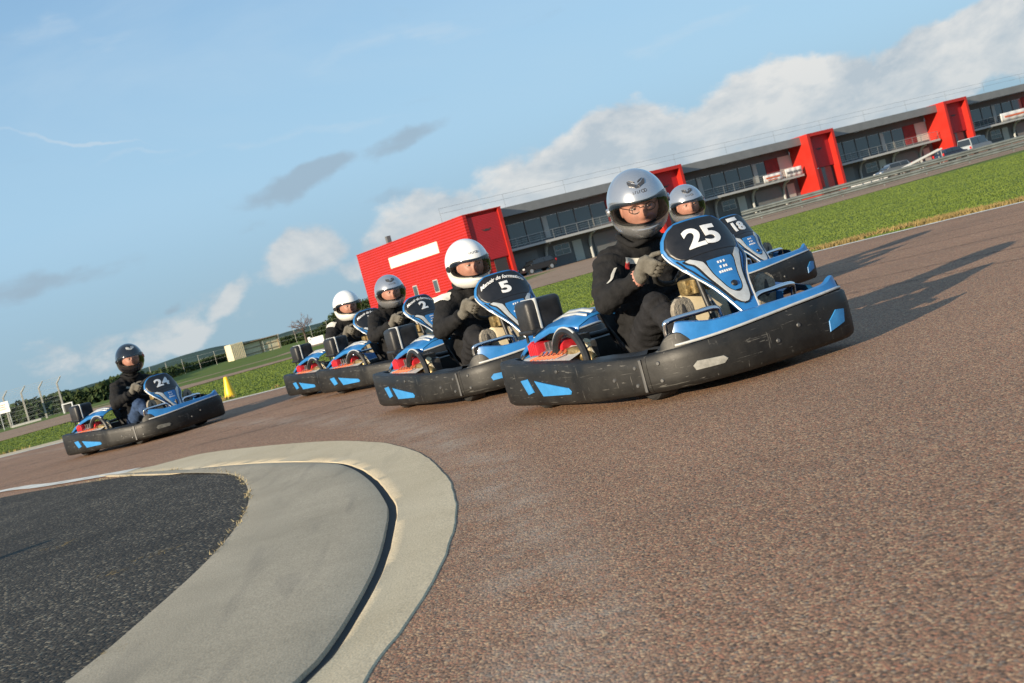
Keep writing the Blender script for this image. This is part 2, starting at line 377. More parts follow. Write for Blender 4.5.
# ------------------------------------------------------------------ ground materials
def gmat(name):
    m = bpy.data.materials.new(name); m.use_nodes = True; return m, m.node_tree, m.node_tree.nodes['Principled BSDF']
def stones(name, cols, scale, base_mix, rough=.85, bump=.5, extra=None, big=.25, bscale=.7):
    m, t, b = gmat(name); n = t.nodes.new; l = t.links.new
    tcn = n('ShaderNodeTexCoord'); v = n('ShaderNodeTexVoronoi'); v.inputs['Scale'].default_value = scale; l(tcn.outputs['Object'], v.inputs['Vector'])
    sp = n('ShaderNodeSeparateColor'); l(v.outputs['Color'], sp.inputs[0])
    cr = n('ShaderNodeValToRGB'); cr.color_ramp.interpolation = 'CONSTANT'; e = cr.color_ramp.elements
    while len(e) < len(cols): e.new(.5)
    for i, (p, cl_) in enumerate(cols): e[i].position = p; e[i].color = (*cl_, 1)
    l(sp.outputs[0], cr.inputs[0])
    nb = n('ShaderNodeTexNoise'); nb.inputs['Scale'].default_value = bscale; nb.inputs['Detail'].default_value = 6; l(tcn.outputs['Object'], nb.inputs['Vector'])
    mr = n('ShaderNodeMapRange'); mr.inputs['From Min'].default_value = .3; mr.inputs['From Max'].default_value = .7
    mr.inputs['To Min'].default_value = 1 - big; mr.inputs['To Max'].default_value = 1 + big; l(nb.outputs['Fac'], mr.inputs['Value'])
    mx = n('ShaderNodeMix'); mx.data_type = 'RGBA'; mx.inputs[0].default_value = .3; l(cr.outputs[0], mx.inputs[6]); mx.inputs[7].default_value = (*base_mix, 1)
    vm = n('ShaderNodeVectorMath'); vm.operation = 'SCALE'; l(mx.outputs[2], vm.inputs[0]); l(mr.outputs[0], vm.inputs['Scale'])
    colr = vm.outputs[0]
    if extra: colr = extra(t, tcn, colr)
    l(colr, b.inputs['Base Color']); b.inputs['Roughness'].default_value = rough; b.inputs['Specular IOR Level'].default_value = .3
    bp = n('ShaderNodeBump'); bp.inputs['Strength'].default_value = bump; bp.inputs['Distance'].default_value = .004
    l(v.outputs['Distance'], bp.inputs['Height']); bp.invert = True; l(bp.outputs[0], b.inputs['Normal'])
    return m
def track_extra(t, tcn, colr):
    n = t.nodes.new; l = t.links.new
    sp = n('ShaderNodeSeparateXYZ'); l(tcn.outputs['Object'], sp.inputs[0])
    def ma(op, a, b_):
        q = n('ShaderNodeMath'); q.operation = op
        for i, v_ in enumerate((a, b_)):
            if isinstance(v_, (int, float)): q.inputs[i].default_value = v_
            else: l(v_, q.inputs[i])
        return q.outputs[0]
    yy = ma('SUBTRACT', sp.outputs[1], 2.4); f = ma('MULTIPLY', ma('MULTIPLY', yy, yy), .030)     # dust swept off the kerb
    dx = ma('ABSOLUTE', ma('ADD', ma('ADD', sp.outputs[0], f), .07), 0)
    mr = n('ShaderNodeMapRange'); mr.interpolation_type = 'SMOOTHSTEP'; mr.inputs['From Min'].default_value = .26; mr.inputs['From Max'].default_value = .02; l(dx, mr.inputs['Value'])
    nz = n('ShaderNodeTexNoise'); nz.inputs['Scale'].default_value = 3.2; nz.inputs['Detail'].default_value = 10; nz.inputs['Roughness'].default_value = .75; l(tcn.outputs['Object'], nz.inputs['Vector'])
    nq = n('ShaderNodeTexNoise'); nq.inputs['Scale'].default_value = 70; nq.inputs['Detail'].default_value = 3; l(tcn.outputs['Object'], nq.inputs['Vector'])
    sp_ = n('ShaderNodeMapRange'); sp_.inputs['From Min'].default_value = .42; sp_.inputs['From Max'].default_value = .62; l(nq.outputs['Fac'], sp_.inputs['Value'])
    nw = n('ShaderNodeMapRange'); nw.inputs['From Min'].default_value = .40; nw.inputs['From Max'].default_value = .66; l(nz.outputs['Fac'], nw.inputs['Value'])
    k = ma('MULTIPLY', ma('MULTIPLY', mr.outputs[0], nw.outputs[0]), ma('ADD', ma('MULTIPLY', sp_.outputs[0], .50), .26))
    m1_ = n('ShaderNodeMix'); m1_.data_type = 'RGBA'; l(k, m1_.inputs[0]); l(colr, m1_.inputs[6]); m1_.inputs[7].default_value = (.42, .36, .29, 1)
    # long faint tyre-worn bands following the racing line
    mp = n('ShaderNodeMapping'); mp.inputs['Rotation'].default_value = (0, 0, R(-18)); mp.inputs['Scale'].default_value = (.12, 1.5, 1); l(tcn.outputs['Object'], mp.inputs['Vector'])
    n2 = n('ShaderNodeTexNoise'); n2.inputs['Scale'].default_value = 1.6; n2.inputs['Detail'].default_value = 4; l(mp.outputs[0], n2.inputs['Vector'])
    r2 = n('ShaderNodeMapRange'); r2.inputs['From Min'].default_value = .52; r2.inputs['From Max'].default_value = .75; r2.inputs['To Max'].default_value = .18; l(n2.outputs['Fac'], r2.inputs['Value'])
    m2_ = n('ShaderNodeMix'); m2_.data_type = 'RGBA'; l(r2.outputs[0], m2_.inputs[0]); l(m1_.outputs[2], m2_.inputs[6]); m2_.inputs[7].default_value = (.12, .09, .075, 1)
    return m2_.outputs[2]
g_track = stones('track_aggregate', [(0, (.06, .042, .032)), (.17, (.215, .122, .076)), (.45, (.34, .195, .118)), (.70, (.385, .165, .10)), (.80, (.52, .36, .215)), (.92, (.20, .18, .15))], 165, (.285, .160, .094), extra=track_extra, big=.14, bump=.5)
g_asph = stones('dark_asphalt', [(0, (.013, .012, .010)), (.40, (.038, .032, .025)), (.74, (.074, .063, .046)), (.91, (.23, .20, .145))], 88, (.055, .048, .038), bump=1., big=.35, bscale=1.6)
g_road = stones('road_brown', [(0, (.22, .14, .085)), (.5, (.31, .20, .125)), (.8, (.38, .26, .165))], 30, (.30, .195, .12), big=.15, bump=.1)
def concrete(name, c1, c2, stain):
    m, t, b = gmat(name); n = t.nodes.new; l = t.links.new
    tcn = n('ShaderNodeTexCoord')
    a = n('ShaderNodeTexNoise'); a.inputs['Scale'].default_value = 1.6; a.inputs['Detail'].default_value = 10; a.inputs['Roughness'].default_value = .7; l(tcn.outputs['Object'], a.inputs['Vector'])
    cr = n('ShaderNodeValToRGB'); cr.color_ramp.elements[0].position = .3; cr.color_ramp.elements[1].position = .72; cr.color_ramp.elements[0].color = (*c1, 1); cr.color_ramp.elements[1].color = (*c2, 1); l(a.outputs['Fac'], cr.inputs[0])
    f = n('ShaderNodeTexNoise'); f.inputs['Scale'].default_value = 190; f.inputs['Detail'].default_value = 3; l(tcn.outputs['Object'], f.inputs['Vector'])
    fr = n('ShaderNodeMapRange'); fr.inputs['From Min'].default_value = .3; fr.inputs['From Max'].default_value = .7; fr.inputs['To Min'].default_value = .72; fr.inputs['To Max'].default_value = 1.2; l(f.outputs['Fac'], fr.inputs['Value'])
    vm = n('ShaderNodeVectorMath'); vm.operation = 'SCALE'; l(cr.outputs[0], vm.inputs[0]); l(fr.outputs[0], vm.inputs['Scale'])
    # rubber scuffs dragged along the kerb
    mp = n('ShaderNodeMapping'); mp.inputs['Rotation'].default_value = (0, 0, R(35)); mp.inputs['Scale'].default_value = (4.5, .7, 1); l(tcn.outputs['Object'], mp.inputs['Vector'])
    s_ = n('ShaderNodeTexNoise'); s_.inputs['Scale'].default_value = 2.2; s_.inputs['Detail'].default_value = 5; s_.inputs['Distortion'].default_value = .5; l(mp.outputs[0], s_.inputs['Vector'])
    sr = n('ShaderNodeMapRange'); sr.inputs['From Min'].default_value = .55; sr.inputs['From Max'].default_value = .74; sr.inputs['To Max'].default_value = stain; l(s_.outputs['Fac'], sr.inputs['Value'])
    mx = n('ShaderNodeMix'); mx.data_type = 'RGBA'; l(sr.outputs[0], mx.inputs[0]); l(vm.outputs[0], mx.inputs[6]); mx.inputs[7].default_value = (.085, .08, .075, 1)
    l(mx.outputs[2], b.inputs['Base Color']); b.inputs['Roughness'].default_value = .88; b.inputs['Specular IOR Level'].default_value = .25
    bp = n('ShaderNodeBump'); bp.inputs['Strength'].default_value = .35; bp.inputs['Distance'].default_value = .003; l(f.outputs['Fac'], bp.inputs['Height']); l(bp.outputs[0], b.inputs['Normal'])
    return m
g_slab = concrete('slab_concrete', (.31, .27, .20), (.42, .365, .275), .24)
g_band = concrete('kerb_concrete', (.50, .41, .27), (.62, .52, .36), .12)
g_line = mat('white_line_paint', (.62, .60, .54), .8, var=.25, vscale=5)
g_straw = mat('straw_sand', (.40, .33, .19), .9, var=.35, vscale=30)
g_grass = mat('grass_ground', (.085, .125, .022), .95, col2=(.125, .165, .034), vscale=.5, bump=.6, bscale=9, spec=.1)
m_bladeg = mat('grass_blade', (.095, .140, .024), .8, col2=(.135, .178, .036), vscale=.7, spec=.2)
m_bladed = mat('dry_blade', (.20, .15, .06), .85, col2=(.30, .22, .09), vscale=3, spec=.15)

# ------------------------------------------------------------------ ground sheets
rad = [0, .6, 1.2, 2, 3, 4.5, 6.5, 9, 12, 16, 20, 25, 31, 38, 44, 52, 62, 75, 90, 110, 130, 155, 185, 220, 260, 320, 400, 550, 800, 1200, 2000, 3500]
bm = BM(); rings = []
for r_ in rad:
    if r_ == 0: rings.append([bm.verts.new((0, 0, 0))]); continue
    rings.append([bm.verts.new((r_ * math.sin(R(a)), r_ * math.cos(R(a)), terr(r_ * math.sin(R(a)), r_ * math.cos(R(a))))) for a in range(0, 360, 3)])
for i in range(len(rings) - 1):
    a, b = rings[i], rings[i + 1]
    for k in range(120):
        k2 = (k + 1) % 120
        if len(a) == 1: bm.faces.new((a[0], b[k], b[k2]))
        else: bm.faces.new((a[k], b[k], b[k2], a[k2]))
tag(obj('grass_field', bm, g_grass), kind='structure')
def spl(pts, n=8): return [(p.x, p.y) for p in smooth_path([(x, y, 0) for x, y in pts], n)]
def sheet(name, poly, z, m, kind='structure'):
    bm = BM(); f = bm.faces.new([bm.verts.new((x, y, z)) for x, y in poly]); bmesh.ops.triangulate(bm, faces=[f])
    for f in bm.faces:
        if f.normal.z < 0: f.normal_flip()
    me = bpy.data.meshes.new(name); bm.to_mesh(me); bm.free(); return tag(link(name, me, None, m, False), kind=kind)
def ribbon(name, left, right, zl, zr, m, kind='structure', drape=False):
    bm = BM(); P = []
    for (a, b) in zip(left, right):
        P.append([(a[0], a[1], (terr(*a) if drape else 0) + zl), (b[0], b[1], (terr(*b) if drape else 0) + zr)])
    grid(bm, P); bmesh.ops.recalc_face_normals(bm, faces=bm.faces)
    for f in bm.faces:
        if f.normal.z < 0: f.normal_flip()
    me = bpy.data.meshes.new(name); bm.to_mesh(me); bm.free(); return tag(link(name, me, None, m, False), kind=kind)
OUT = spl([(-60, 25), (-30, 23.5), (-14, 20.8), (-8.2, 19.3), (-6.5, 18.6), (-4.2, 17.5), (-2.9, 16.95), (.74, 15.95), (1.7, 15.7), (3.71, 14.8), (4.78, 14.12), (5.72, 13.4), (8.0, 11.3), (10.6, 7.8), (12, 3), (12.2, -6)])
sheet('track', OUT + [(6, -14), (-60, -14)], .004, g_track)
def offs(path, d):
    o = []
    for i, p in enumerate(path):
        a = path[max(0, i - 1)]; b = path[min(len(path) - 1, i + 1)]; t = Vector((b[0] - a[0], b[1] - a[1])).normalized(); n_ = Vector((-t.y, t.x)); o.append((p[0] + n_.x * d, p[1] + n_.y * d))
    return o
rag = [(.10 + .05 * noise.noise(Vector((p[0] * 1.1, p[1] * 1.1, 0)))) for p in OUT]
apr = [(.75 * sst(-3.3, -7, p[0]) + .015) if p[0] < 0 else .015 for p in OUT] if False else [(.15 + .75 * (1 - sst(-8, -3.2, p[0]))) * (1 - .3 * sst(0, 2, p[0])) for p in OUT]
ribbon('track_edge_line', [offs(OUT, -.14)[i] for i in range(len(OUT))], [offs(OUT, .02)[i] for i in range(len(OUT))], .008, .008, g_line)
left = offs(OUT, .02); right = []
for i, p in enumerate(OUT): right.append(offs(OUT, .02 + apr[i])[i])
ribbon('path_verge', left, right, .008, .006, g_band)
RN = spl([(-80, 8), (-30, 22), (-16, 28.0), (-12.2, 29.6), (-9, 31.8), (-4.8, 35), (.8, 40.5), (5, 44), (10.8, 49), (22.6, 57), (60, 78)])
RF = spl([(-95, 17), (-38, 33), (-21, 39.5), (-16, 42.0), (-11.8, 45), (-6.75, 49.5), (1.3, 58), (5.1, 61.5), (15.7, 70), (29.3, 79), (80, 112)])
ribbon('service_road', RN, RF, .012, .012, g_road, drape=True)
FR = [tuple(2.46 + 0 * 1 if False else v for v in (2.46 + .872 * s - .49 * -.6, 130 + .49 * s - .872 * .6)) for s in [-12 + (150) * i / (len(RF) - 1) for i in range(len(RF))]]
kk = [i for i, p in enumerate(RF) if p[0] > -9]
RFp = [RF[i] for i in kk]; FRp = [FR[int(j * (len(FR) - 1) / (len(kk) - 1))] for j in range(len(kk))]
ribbon('paddock_pavement', [(p[0], p[1] + .05) for p in RFp], FRp, .014, .014, stones('paddock_surface', [(0, (.13, .10, .085)), (.5, (.18, .145, .12)), (.8, (.22, .18, .15))], 20, (.18, .145, .12), big=.2, bump=.1), drive) if False else ribbon('paddock_pavement', [(p[0], p[1] + .05) for p in RFp], FRp, .016, .016, g_road, drape=True)
def upts(lst, z=0): return [un(x, y, z) for x, y in lst]
ASPH = spl([(-1.6, .2), (-1.42, 1.9)] + upts([(72, 683), (130, 635), (200, 572), (235, 532.5), (248.5, 507), (248, 490), (240, 479.5), (220, 473), (195, 471.5), (165, 472.5), (110, 480.5), (55, 489)]) + [(-4.5, 10.35), (-7, 12.1), (-13, 15.2)])
ZT = .013
GRV = spl([(-.86, .1), (-.73, 1.7)] + upts([(272, 683), (316, 640), (351, 590), (374.5, 545), (384.5, 505), (381, 490), (367, 472.5), (347, 460.5), (322, 456.5), (260, 457.5), (200, 463), (165, 469)], .05) + [(-3.4, 9.75)])
BND = spl([(-.62, .1), (-.50, 1.5)] + upts([(365, 683), (400, 635), (435, 580), (452.5, 535), (456, 505), (447.5, 480), (425, 457.5), (400, 447.5), (370, 443), (325, 442.5), (260, 447.5), (200, 455), (150, 467.5), (55, 484), (0, 492)]) + [(-7, 12.4), (-13, 15.6)])
sheet('asphalt_infield', ASPH + [(-14, 0)], .010, g_asph)
def resample(path, n):
    L = [0]
    for a, b in zip(path, path[1:]): L.append(L[-1] + math.dist(a, b))
    o = []; j = 0
    for i in range(n):
        s = L[-1] * i / (n - 1)
        while j < len(path) - 2 and L[j + 1] < s: j += 1
        t = (s - L[j]) / max(1e-9, L[j + 1] - L[j]); o.append((path[j][0] + (path[j + 1][0] - path[j][0]) * t, path[j][1] + (path[j + 1][1] - path[j][1]) * t))
    return o
def upto(path, end):                      # part of a path up to its point nearest `end`
    k = min(range(len(path)), key=lambda i: math.dist(path[i], end)); return path[:k + 1]
nS = 150
gA = resample(upto(ASPH, un(165, 472)), nS); gG = resample(GRV, nS); gB = resample(upto(BND, un(130, 470)), nS)
bm = BM(); P = []
for i in range(nS):
    a, g = Vector(gA[i]), Vector(gG[i]); k = i / (nS - 1); zt = .004 * (1 - sst(.86, 1, k)) + .016
    row = [(a.x, a.y, .012)]
    for t in (.08, .3, .55, .8, .95): q = a.lerp(g, t); row.append((q.x, q.y, .014 + (zt - .014) * min(1, t * 1.15)))
    row += [(g.x, g.y, zt - .004)]
    d = (g - a).normalized() if (g - a).length > 1e-4 else Vector((1, 0)); wob = .004 * noise.noise(Vector((g.x * 9, g.y * 9, 0)))
    row += [(g.x + d.x * (.003 + wob * .5), g.y + d.y * (.003 + wob * .5), zt - .010), (g.x + d.x * .006, g.y + d.y * .006, .0)]
    P.append(row)
grid(bm, P); tag(obj('kerb_slab', bm, g_slab), kind='structure')
bm = BM(); P = []
for i in range(nS):
    g, b = Vector(gG[i]), Vector(gB[i]); d = (b - g).normalized() if (b - g).length > 1e-4 else Vector((1, 0)); kq = i / (nS - 1); zb_ = .0125; gp = .022 * (1 - sst(.75, .95, kq)) + .008; wv_ = .004 * noise.noise(Vector((g.x * 8, g.y * 8, 7))); row = [(g.x + d.x * (gp + wv_), g.y + d.y * (gp + wv_), .0), (g.x + d.x * (gp + wv_), g.y + d.y * (gp + wv_), zb_ - .004), (g.x + d.x * (gp + .006), g.y + d.y * (gp + .006), zb_)]
    wob = .006 * noise.noise(Vector((b.x * 7, b.y * 7, 3)))
    for t in (.3, .5, .75): q = g.lerp(b, t); row.append((q.x, q.y, zb_ - .0048 * t))
    row.append((b.x + d.x * wob, b.y + d.y * wob, .0075)); row.append((b.x + d.x * (wob + .006), b.y + d.y * (wob + .006), .002)); P.append(row)
grid(bm, P); tag(obj('kerb_band', bm, g_band), kind='structure')
m_groove_shade = mat('painted_groove_shade', (.010, .010, .010), .8, var=.5, vscale=40)  # near-black strip, the shade inside the kerb groove painted as colour
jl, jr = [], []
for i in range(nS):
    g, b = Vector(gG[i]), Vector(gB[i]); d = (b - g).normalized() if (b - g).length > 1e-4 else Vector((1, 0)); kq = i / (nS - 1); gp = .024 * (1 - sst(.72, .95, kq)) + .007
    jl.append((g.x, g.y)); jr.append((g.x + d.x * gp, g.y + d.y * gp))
ribbon('kerb_groove_shade', jl, jr, .0062, .0062, m_groove_shade)
tail = [p for p in BND if p[0] < un(150, 467)[0]]
ribbon('kerb_line', offs(tail, -.02), offs(tail, .12), .012, .012, g_line)
# straw and sand gathered in the joint between slab and asphalt
mid = [p for p in resample(ASPH, 260) if p[1] > 4.3 and p[0] > -3.9]

# faint dark tyre marks curving round the outside of the bend
m_tyre = bpy.data.materials.new('tyre_mark'); m_tyre.use_nodes = True; t_ = m_tyre.node_tree; b_ = t_.nodes['Principled BSDF']; b_.inputs['Base Color'].default_value = (.045, .036, .030, 1); b_.inputs['Roughness'].default_value = .8
tn = t_.nodes.new('ShaderNodeTexNoise'); tn.inputs['Scale'].default_value = 14; tn.inputs['Detail'].default_value = 8; tn.inputs['Roughness'].default_value = .75; tcn_ = t_.nodes.new('ShaderNodeTexCoord'); t_.links.new(tcn_.outputs['Object'], tn.inputs['Vector'])
tr_ = t_.nodes.new('ShaderNodeMapRange'); tr_.inputs['From Min'].default_value = .42; tr_.inputs['From Max'].default_value = .72; tr_.inputs['To Max'].default_value = .55; t_.links.new(tn.outputs['Fac'], tr_.inputs['Value']); t_.links.new(tr_.outputs[0], b_.inputs['Alpha'])
for o_, w_, x0, x1 in ((-3.3, .11, -6, 9), (-4.35, .11, -4, 9.5), (-5.6, .10, -7, 8.8), (-2.2, .09, 0, 9), (-6.4, .12, -3, 8)):
    pth = [p for p in offs(OUT, o_) if x0 < p[0] < x1 and p[1] > 2]
    if len(pth) > 3: ribbon('tyre_mark', offs(pth, -w_ / 2), offs(pth, w_ / 2), .0065, .0065, m_tyre)
# grass blades near enough to read as blades
import numpy as np
def pip(poly):
    P = np.array(poly); x0, y0 = P[:, 0], P[:, 1]; x1, y1 = np.roll(x0, -1), np.roll(y0, -1)
    def f(X, Y):
        ins = np.zeros(len(X), bool)
        for a, b, c_, d in zip(x0, y0, x1, y1):
            cnd = ((b > Y) != (d > Y)); 
            if b != d: ins ^= cnd & (X < (c_ - a) * (Y - b) / (d - b) + a)
        return ins
    return f
OUTW = right
GP = pip([p for p in OUTW if -30 <= p[0]][: ] + [(40, -6), (60, 78)] + [p for p in reversed(RN) if -30 <= p[0] <= 60])
rng = np.random.default_rng(3)
n_ = 300000
th = rng.uniform(R(-27), R(27), n_); rr = 12.5 * (56 / 12.5) ** rng.uniform(0, 1, n_)
X, Y = rr * np.sin(th), rr * np.cos(th); ok = GP(X, Y); X, Y, rr = X[ok], Y[ok], rr[ok]
def blades(name, X, Y, rr, hm, m, label=None):
    n = len(X); h = hm * rng.uniform(.5, 1.25, n); wd = .0042 * (rr / 14) * rng.uniform(.7, 1.6, n) + .003; a = rng.uniform(0, 6.28, n); ln = rng.normal(0, .45, (n, 2)) * h[:, None]
    V = np.empty((n, 3, 3)); V[:, 0] = np.stack([X - np.cos(a) * wd, Y - np.sin(a) * wd, np.zeros(n)], 1); V[:, 1] = np.stack([X + np.cos(a) * wd, Y + np.sin(a) * wd, np.zeros(n)], 1)
    V[:, 2] = np.stack([X + ln[:, 0], Y + ln[:, 1], h], 1)
    me = bpy.data.meshes.new(name); me.vertices.add(3 * n); me.loops.add(3 * n); me.polygons.add(n)
    me.vertices.foreach_set('co', V.ravel()); me.loops.foreach_set('vertex_index', np.arange(3 * n)); me.polygons.foreach_set('loop_start', np.arange(0, 3 * n, 3)); me.polygons.foreach_set('loop_total', np.full(n, 3))
    me.update(calc_edges=True); return tag(link(name, me, None, m, False), label, kind='stuff')
tf = np.array([noise.noise(Vector((x * 1.2, y * .8, 0))) for x, y in zip(X, Y)])
blades('grass_blades', X, Y, rr, .014 * (1 + .8 * np.clip(tf, -.6, 1)), m_bladeg)
# dry tufts along the rough edge of the grass
EX, EY = [], []
for i, p in enumerate(OUTW):
    if p[0] < -9 or p[0] > 8: continue
    for k in range(420 if p[0] > 1.5 else 110):
        d = abs(rng.normal(0, .45)); q = OUTW[min(i + 1, len(OUTW) - 1)]; t = rng.uniform()
        x = p[0] + (q[0] - p[0]) * t; y = p[1] + (q[1] - p[1]) * t + d
        if noise.noise(Vector((x * .9, y * .9, 5))) > .02: EX.append(x); EY.append(y)
EX, EY = np.array(EX), np.array(EY); er = np.hypot(EX, EY)
blades('dry_grass', EX, EY, er, .05, m_bladed)

# scraps of dry straw lying on the infield asphalt
SX, SY = [], []
for cx, cy in ((103, 579), (118, 655), (62, 548), (150, 560)):
    q = un(cx, cy)
    for k in range(26): SX.append(q[0] + rng.normal(0, .05)); SY.append(q[1] + rng.normal(0, .035))
SX, SY = np.array(SX), np.array(SY)
n = len(SX); a = rng.normal(.5, .5, n); ln = rng.uniform(.015, .045, n); V = np.empty((n, 3, 3))
V[:, 0] = np.stack([SX, SY, np.full(n, .012)], 1); V[:, 1] = np.stack([SX + .003, SY + .003, np.full(n, .013)], 1); V[:, 2] = np.stack([SX + np.cos(a) * ln, SY + np.sin(a) * ln, np.full(n, .016)], 1)
tag(raw('straw_scraps', V.reshape(-1, 3), [(3 * i, 3 * i + 1, 3 * i + 2) for i in range(n)], m_bladed), kind='stuff')

WX, WY = [], []                               # dry weeds rooted in the joint between slab and asphalt
for p, q in zip(mid, mid[1:]):
    den = max(0, .45 + noise.noise(Vector((p[0] * 3, p[1] * 3, 2))) * 1.2)
    for kk_ in range(int(16 * den)):
        t = rng.uniform(); WX.append(p[0] + (q[0] - p[0]) * t + rng.normal(0, .010)); WY.append(p[1] + (q[1] - p[1]) * t + rng.normal(0, .010))
n = len(WX); WX, WY = np.array(WX), np.array(WY); a = rng.uniform(0, 6.28, n); ln = rng.uniform(.008, .03, n); hh = rng.uniform(.0, .016, n); V = np.empty((n, 3, 3)); bw = rng.uniform(.0015, .004, n)
V[:, 0] = np.stack([WX - np.sin(a) * bw, WY + np.cos(a) * bw, np.full(n, .0125)], 1); V[:, 1] = np.stack([WX + np.sin(a) * bw, WY - np.cos(a) * bw, np.full(n, .0135)], 1); V[:, 2] = np.stack([WX + np.cos(a) * ln, WY + np.sin(a) * ln, .0145 + hh], 1)
tag(raw('straw_in_joint', V.reshape(-1, 3), [(3 * i, 3 * i + 1, 3 * i + 2) for i in range(n)], mat('pale_straw', (.36, .29, .16), .9, var=.3, vscale=9)), kind='stuff')
# ------------------------------------------------------------------ pit building
def ribbed(name, c, rough=.45, per=.16, depth=.35, axis='Z'):
    m = bpy.data.materials.new(name); m.use_nodes = True; t = m.node_tree; b = t.nodes['Principled BSDF']; n = t.nodes.new
    tcn = n('ShaderNodeTexCoord'); wv = n('ShaderNodeTexWave'); wv.bands_direction = axis; wv.inputs['Scale'].default_value = .314 / per; t.links.new(tcn.outputs['Object'], wv.inputs['Vector'])
    nz = n('ShaderNodeTexNoise'); nz.inputs['Scale'].default_value = .6; nz.inputs['Detail'].default_value = 6; t.links.new(tcn.outputs['Object'], nz.inputs['Vector'])
    mr = n('ShaderNodeMapRange'); mr.inputs['To Min'].default_value = .86; mr.inputs['To Max'].default_value = 1.12; t.links.new(nz.outputs['Fac'], mr.inputs['Value'])
    vm = n('ShaderNodeVectorMath'); vm.operation = 'SCALE'; vm.inputs[0].default_value = c; t.links.new(mr.outputs[0], vm.inputs['Scale']); t.links.new(vm.outputs[0], b.inputs['Base Color'])
    bp = n('ShaderNodeBump'); bp.inputs['Strength'].default_value = depth; bp.inputs['Distance'].default_value = .05; t.links.new(wv.outputs['Fac'], bp.inputs['Height']); t.links.new(bp.outputs[0], b.inputs['Normal'])
    b.inputs['Roughness'].default_value = rough; return m
b_red = ribbed('red_cladding', (.40, .015, .010), depth=.8, per=.30)
b_redp = mat('red_sheet', (.42, .018, .010), .45, var=.06, vscale=1)
b_redd = ribbed('dark_red_cladding', (.36, .014, .020), .5)
b_redm = mat('muted_red_blind', (.22, .022, .022), .6, var=.3, vscale=1.5)
b_grey = mat('fascia_grey', (.20, .21, .215), .5, metal=.2, var=.1, vscale=.8)
b_wall = mat('wall_grey', (.115, .12, .125), .7, var=.12, vscale=.7)
b_wall2 = mat('garage_door_grey', (.16, .165, .165), .55, var=.1, vscale=.8)
b_edge = mat('slab_edge', (.40, .41, .40), .6, var=.1)
b_rail = mat('rail_grey', (.28, .29, .29), .4, metal=.6)
b_glass = mat('window_glass', (.055, .075, .085), .10, spec=1.)
b_cur = mat('pale_blind', (.40, .42, .40), .7, var=.12)
b_plin = mat('pale_plinth', (.55, .54, .48), .8, var=.1)
b_wht = mat('banner_white', (.74, .73, .70), .6, var=.04)
b_panel = mat('cream_panel', (.74, .70, .58), .5, var=.03)
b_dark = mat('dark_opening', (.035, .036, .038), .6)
BL = empty('pit_building', (2.46, 130, 0), math.atan2(.49, .87), 'long grey two storey pit building with red towers and a red end block', 'building')
def part(name, boxes, m, parent=BL, bev=0):
    bm = BM()
    for (x0, x1, y0, y1, z0, z1) in boxes: box(bm, ((x0 + x1) / 2, (y0 + y1) / 2, (z0 + z1) / 2), (x1 - x0, y1 - y0, z1 - z0), bev=bev)
    return obj(name, bm, m, parent, smooth=False)
eb = part('end_block', [(-4.64, -.38, .46, 28.4, .32, 7.60), (-4.64, -4.25, 0, .46, .32, 7.60)], b_red)
part('door', [(-2.15, -.70, .34, .455, .32, 2.5)], b_dark, eb)
part('tower_panel', [(-4.25, -.38, .20, .458, 2.55, 7.25)], b_redd, eb)
part('plinth', [(-4.60, -.40, .50, 28.3, -.3, .315)], b_plin)
part('parapet_cap', [(-4.69, .03, -.03, 28.45, 7.603, 7.68)], b_redp, eb)
part('end_sign_panel', [(-4.70, -4.643, 6.9, 19.7, 4.78, 6.02)], b_panel)
for y in (9.7, 14.95): 
    wn = part('window', [(-4.69, -4.643, y - .55, y + .55, .75, 2.15)], b_edge); part('pane', [(-4.72, -4.693, y - .45, y + .45, .85, 2.05)], b_glass, wn)
TOW = [(-.38, 0)] + [(19.75, 24.36), (44.07, 48.6), (68.9, 73.5), (93.3, 97.9)]
part('tower_jamb', [(-.377, 0, 0, 3.6, -.2, 7.602)], b_redp)
bird = None
for i, (a, b) in enumerate(TOW[1:]):
    t = part('tower', [(a, a + .42, 0, 3.6, -.2, 7.60), (b - .38, b, 0, 3.6, -.2, 7.601), (a + .42, b - .38, .02, 3.58, 7.2, 7.595)], b_redp)
    part('tower_panel', [(a + .423, b - .383, .85, 1.05, 3.3, 7.195)], b_redd, t)
    part('tower_glazing', [(a + .423, b - .383, 1.3, 1.4, .1, 3.25)], b_glass, t)
    part('inner_red_panel', [(a + .43, a + 2.0, 1.05, 1.28, .9, 3.2)], b_redp, t)
def bird_mark(x, z, y):                   # small dark winged emblem on each tower panel
    bm = BM(); pts = [(-.55, .10), (-.25, .02), (0, .10), (.25, .02), (.55, .10), (.35, -.10), (.10, -.16), (0, -.10), (-.10, -.16), (-.35, -.10)]
    a = [bm.verts.new((x + p, y, z + q)) for p, q in pts]; b = [bm.verts.new((x + p, y - .03, z + q)) for p, q in pts]; bm.faces.new(a); bm.faces.new(b)
    for i in range(len(pts)): bm.faces.new((a[i], a[(i + 1) % len(pts)], b[(i + 1) % len(pts)], b[i]))
    obj('wall_emblem', bm, b_dark, BL, False)
bird_mark(-2.2, 5.7, .197)
for a, b in TOW[1:]: bird_mark((a + b) / 2, 5.6, .847)
BAYS = [(0.0, 19.75), (24.36, 44.07), (48.6, 68.9), (73.5, 93.3)]
banner_spots = []
